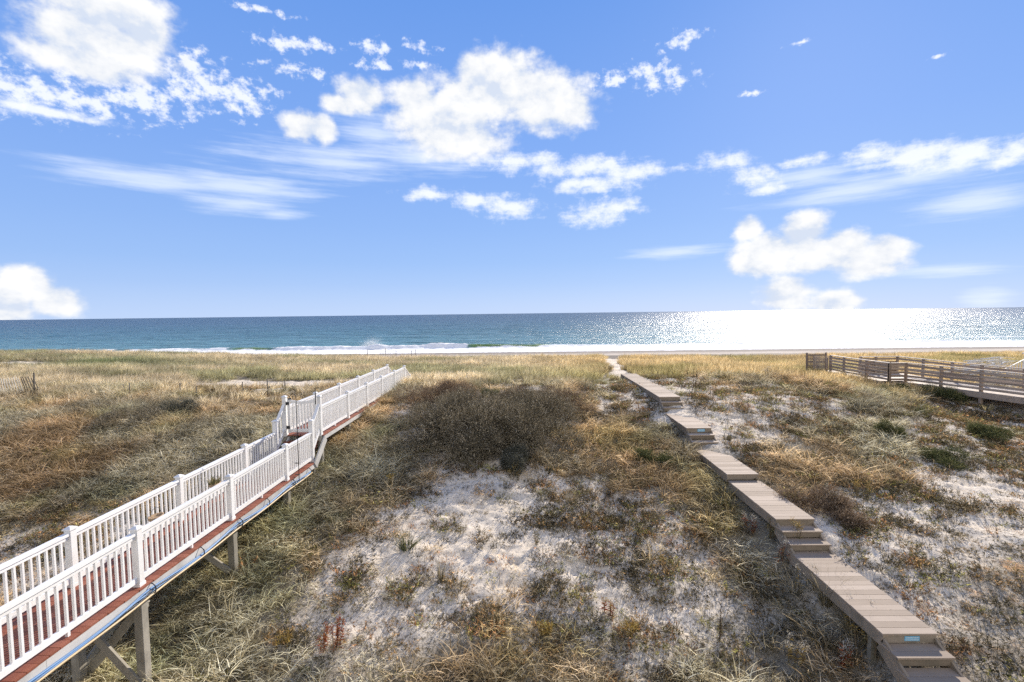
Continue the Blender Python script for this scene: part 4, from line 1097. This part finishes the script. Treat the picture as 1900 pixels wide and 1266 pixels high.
# decks
mb = MB()
y = 15.6
while y < 25.8:
    x0 = ln(y); a = (x0, y); n_ = (2.3, .3 * 1.0)
    mb.hexa([(x0 - .06, y, DZ - .03), (x0 + 2.36, y + .3, DZ - .03), (x0 + 2.36 - .036, y + .434, DZ - .03), (x0 - .06 - .036, y + .134, DZ - .03),
             (x0 - .06, y, DZ), (x0 + 2.36, y + .3, DZ), (x0 + 2.36 - .036, y + .434, DZ), (x0 - .06 - .036, y + .134, DZ)], random.random()); y += .141
mb.build('ramp_deck', M['ramp_top'], wr)
boards('landing_deck', 19.78, 23.4, 26.25, 29.5, DZ - .004, M['ramp_top'], wr)
boards('exit_deck', 19.7, 21.0, 29.52, 31.2, DZ - .004, M['ramp_top'], wr)
A, B = Vector((ln(15.6) - .07, 15.6, DZ - .16)), Vector((ln(25.75) - .07, 25.75, DZ - .16))
mb = MB(); mb.bar(A, B, .04, .25); mb.build('fascia', M['ramp'], wr)
mb = MB(); mb.bar(A + Vector((2.42, .3, 0)), B + Vector((2.42, .3, 0)), .04, .25); mb.build('fascia', M['ramp'], wr)
mb = MB(); mb.box(19.72, 19.76, 25.9, 31.2, DZ - .28, DZ - .035); mb.build('fascia', M['ramp'], wr)
mb = MB(); mb.box(19.95, 20.6, 25.7, 25.74, DZ - .28, DZ - .035); mb.build('fascia', M['ramp'], wr)
# solid panel on the sea side of the landing
mb = MB()
for k in range(5): mb.box(20.9, 23.2, 29.52, 29.545, DZ + .03 + .14 * k, DZ + .163 + .14 * k)
mb.build('wind_panel', M['ramp'], wr)
# low fence and lattice gate at the far end
def low_rails(pts):
    for (x, y) in pts:
        mb = MB(); mb.cbox(x - .05, x + .05, y - .05, y + .05, gz(x, y) - .3, ZC - 3.12, .006); mb.build('post', M['dark'], wr)
    for a, b_ in zip(pts, pts[1:]):
        for zz in (3.2, 3.42, 3.64, 3.86):
            mb = MB(); mb.bar((a[0], a[1] - .075, ZC - zz), (b_[0], b_[1] - .075, ZC - zz), .03, .06); mb.build('rail', M['dark'], wr)
low_rails([(19.9, 31.0), (18.75, 31.2)])
gl_ = MB()
for k in range(12):
    x = 18.98 + 1.0 * k / 11; gl_.box(x - .02, x + .02, 30.86, 30.88, ZC - 3.85, ZC - 2.98)
gt = MB()
for k in range(14):
    x = 18.95 + 1.12 * k / 13; gt.box(x - .02, x + .02, 31.45, 31.47, ZC - 3.85, ZC - 2.94)
for zz in (3.0, 3.4, 3.78): gt.box(18.92, 20.1, 31.472, 31.5, ZC - zz - .035, ZC - zz + .035)
gt.box(18.88, 20.14, 31.44, 31.5, ZC - 2.935, ZC - 2.90)
for x in (18.9, 20.14): gt.cbox(x - .045, x + .045, 31.43, 31.52, gz(x, 31.5) - .3, ZC - 2.82, .006)
lg_ = gt.build('lattice_gate', M['dark'], wr); gl_.build('slats', M['ramp_top'], lg_)

# ================================================================== SMALL THINGS
# pile of bleached branches behind the ramp
def pile():
    x0, y0 = 28.25, 28.9; z = gz(x0, y0) + .12
    o = empty('branch_pile', (x0, y0, z), 'heap of bleached white branches lying in the grass behind the wooden ramp', 'brush pile')
    for i in range(85):
        mb = MB()
        cx = x0 + random.gauss(0, .85); cy = y0 + random.gauss(0, .45); top = max(.05, 1.15 * (1 - ((cx - x0) / 1.9) ** 2 - ((cy - y0) / 1.4) ** 2))
        h = z + random.uniform(0, top) + .12; L_ = random.uniform(.8, 2.2); a = random.gauss(0, .5)
        pts = []; bow = random.uniform(-.1, .45)
        for k in range(7):
            t = k / 6 - .5; pts.append((cx + math.cos(a) * L_ * t, cy + math.sin(a) * L_ * t, h + bow * (.25 - t * t) + random.uniform(-.02, .02) - .06))
        r_ = random.uniform(.014, .035)
        mb.tube(pts, [r_ * (1 - .08 * k) for k in range(7)], 6); mb.build('branch', M['drift'], o, True)
pile()
# white railing of the next house's walk
def white_rail():
    x0, y0 = 29.62, 28.0; zt_ = ZC - 2.72
    o = empty('white_railing', (x0, y0, gz(x0, y0)), 'short white stair railing with a thick post at the right edge behind the ramp', 'railing')
    mb = MB(); mb.cbox(x0 - .15, x0 + .15, y0 - .15, y0 + .15, gz(x0, y0) - .3, zt_, .01); mb.box(x0 - .2, x0 + .2, y0 - .2, y0 + .2, zt_ + .001, zt_ + .06); mb.build('post', M['white'], o)
    A = Vector((x0 - .16, y0, zt_ - .28)); B = A + Vector((-.85, .3, -.62))
    mb = MB(); mb.bar(A, B, .05, .045); mb.build('handrail', M['white'], o)
    for k in range(1, 7):
        p = A + (B - A) * k / 7; mb = MB(); mb.box(p.x - .02, p.x + .02, p.y - .02, p.y + .02, max(gz(p.x, p.y), p.z - .85), p.z - .04); mb.build('baluster', M['white'], o)
white_rail()
# slatted sand fence at the far left
def sand_fence():
    xa, ya, _ = on_ground(-60, 742); xb, yb, _ = on_ground(75, 736)
    o = empty('sand_fence', (xb, yb, gz(xb, yb)), 'broken slatted wood sand fence leaning in the grass at the left edge', 'fence')
    n = 26; dz0 = 0
    wires = [[], []]
    for k in range(n):
        f = k / (n - 1); x = xa + (xb - xa) * f; y = ya + (yb - ya) * f; g = gz(x, y)
        sag = math.sin(f * math.pi) * .06; lean = .06 + .42 * f ** 1.5 + random.uniform(-.02, .02); H = 1.22 - .12 * f
        d = Vector((-lean, .05, 1)).normalized(); p = Vector((x, y, g - .1 - sag)) + Vector((.12, 0, 0))
        mb = MB(); mb.bar(p, p + d * H * random.uniform(.94, 1.02), .011, .042, (1, 0, 0)); mb.build('slat', M['slat'] if k < n - 6 else M['stake'], o)
        wires[0].append(p + d * .35 + Vector((0, -.012, 0))); wires[1].append(p + d * .85 + Vector((0, -.012, 0)))
    for w_ in wires: mb = MB(); mb.tube(w_, .004, 4); mb.build('wire', M['wire'], o)
    for f in (.35, .93):
        x = xa + (xb - xa) * f; y = ya + (yb - ya) * f - .05
        mb = MB(); mb.tube([(x, y, gz(x, y) - .2), (x + (.06 if f > .5 else 0), y, gz(x, y) + 1.12)], .035, 7); mb.build('fence_post', M['stake'], o, True)
sand_fence()
for (px, pt, pb, ln_, lb) in [(230, 712, 733, -.03, 'short thin grey stake just left of a taller one on the grassy slope'), (241, 710, 738, .02, 'taller thin grey stake standing in the grass left of the sand hollow'),
                         (335, 710, 736, 0, 'thin stake at the left rim of the sand hollow'), (365, 716, 737, 0, 'faint thin stake among weeds at the rim of the sand hollow'), (451, 708, 738, 0, 'dark stake standing in the middle of the sand hollow'),
                         (482, 731, 738, .9, 'fallen grey stake slanting between two upright ones on the sand'), (497, 702, 737, .0, 'tallest grey stake on the sand nearest the white gate'), (529, 705, 722, 0, 'small stake behind the sand hollow just over the gate hinge post')]:
    x, y, z_ = on_ground(px, pb); H = (pb - pt) / F * y if ln_ < .5 else .7
    mb = MB(); mb.tube([(x, y, z_ - .15), (x + ln_ * H * .8, y, z_ + H * (1 if ln_ < .5 else .75))], [.028, .022], 7); o = mb.build('fence_stake', M['stake'], None, True)
    tag(o, lb, 'stake', 'old fence stakes in the sand hollow')
# wire fence at the top of the beach
def beach_fence():
    y = 51.5; o = empty('wire_fence', (-14.5, y, gz(-14.5, y)), 'thin dark post and wire fence in front of the surf at the beach edge', 'fence')
    xs = [-(965 - p) / F * y for p in (679, 713, 733, 762, 770)]; tops = [648, 646, 650, 650, 648]; pts = []
    for p, x, t in zip((679, 713, 733, 762, 770), xs, tops):
        zt_ = ZC - (t - (593 - 24 * p / 1900)) / F * y
        mb = MB(); mb.tube([(x, y, gz(x, y) - .3), (x, y, zt_)], .03, 6); mb.build('fence_post', M['stake'], o, True); pts.append((x, y, zt_))
    for dz_ in (.06, .35, .65):
        mb = MB(); mb.tube([(a, b_, c - dz_) for a, b_, c in pts], .008, 4); mb.build('wire', M['wire'], o)
beach_fence()
# spray thrown up by the breaking wave
def spray():
    L = Leaves(); n = 9000
    x = rng.normal(0, 1.4, n); zz = np.abs(rng.normal(0, 1.15, n)); x = x + zz * .5 + U(-1, 1, n) * .4
    base = np.stack([x - 43.6, 136 + rng.normal(0, .6, n), zz + .3], 1)
    L.strips(base, unit(rng.normal(0, 1, (n, 3))), U(.03, .11, n), U(.03, .09, n), np.zeros((n, 3)), U(.4, 1, n), 1)
    o = L.build('sea_spray', M['spray']); o['kind'] = 'stuff'; tag(o, 'burst of white spray above the breaking wave', 'spray')
M['spray'] = leaf_mat('white_spray', [(0, (.8, .82, .84)), (1, (.92, .93, .94))], .4, False)
spray()

# ================================================================== RENDER SETTINGS
S.view_settings.view_transform = 'Standard'; S.view_settings.look = 'None'
S.view_settings.exposure = 0.4; S.view_settings.gamma = 1; S.view_settings.use_curve_mapping = False
S.cycles.use_denoising = False; S.cycles.adaptive_threshold = .02; S.cycles.max_bounces = 4; S.cycles.diffuse_bounces = 2; S.cycles.glossy_bounces = 2; S.cycles.transmission_bounces = 2; S.cycles.transparent_max_bounces = 4
S.cycles.sample_clamp_indirect = 6
bpy.context.view_layer.update()
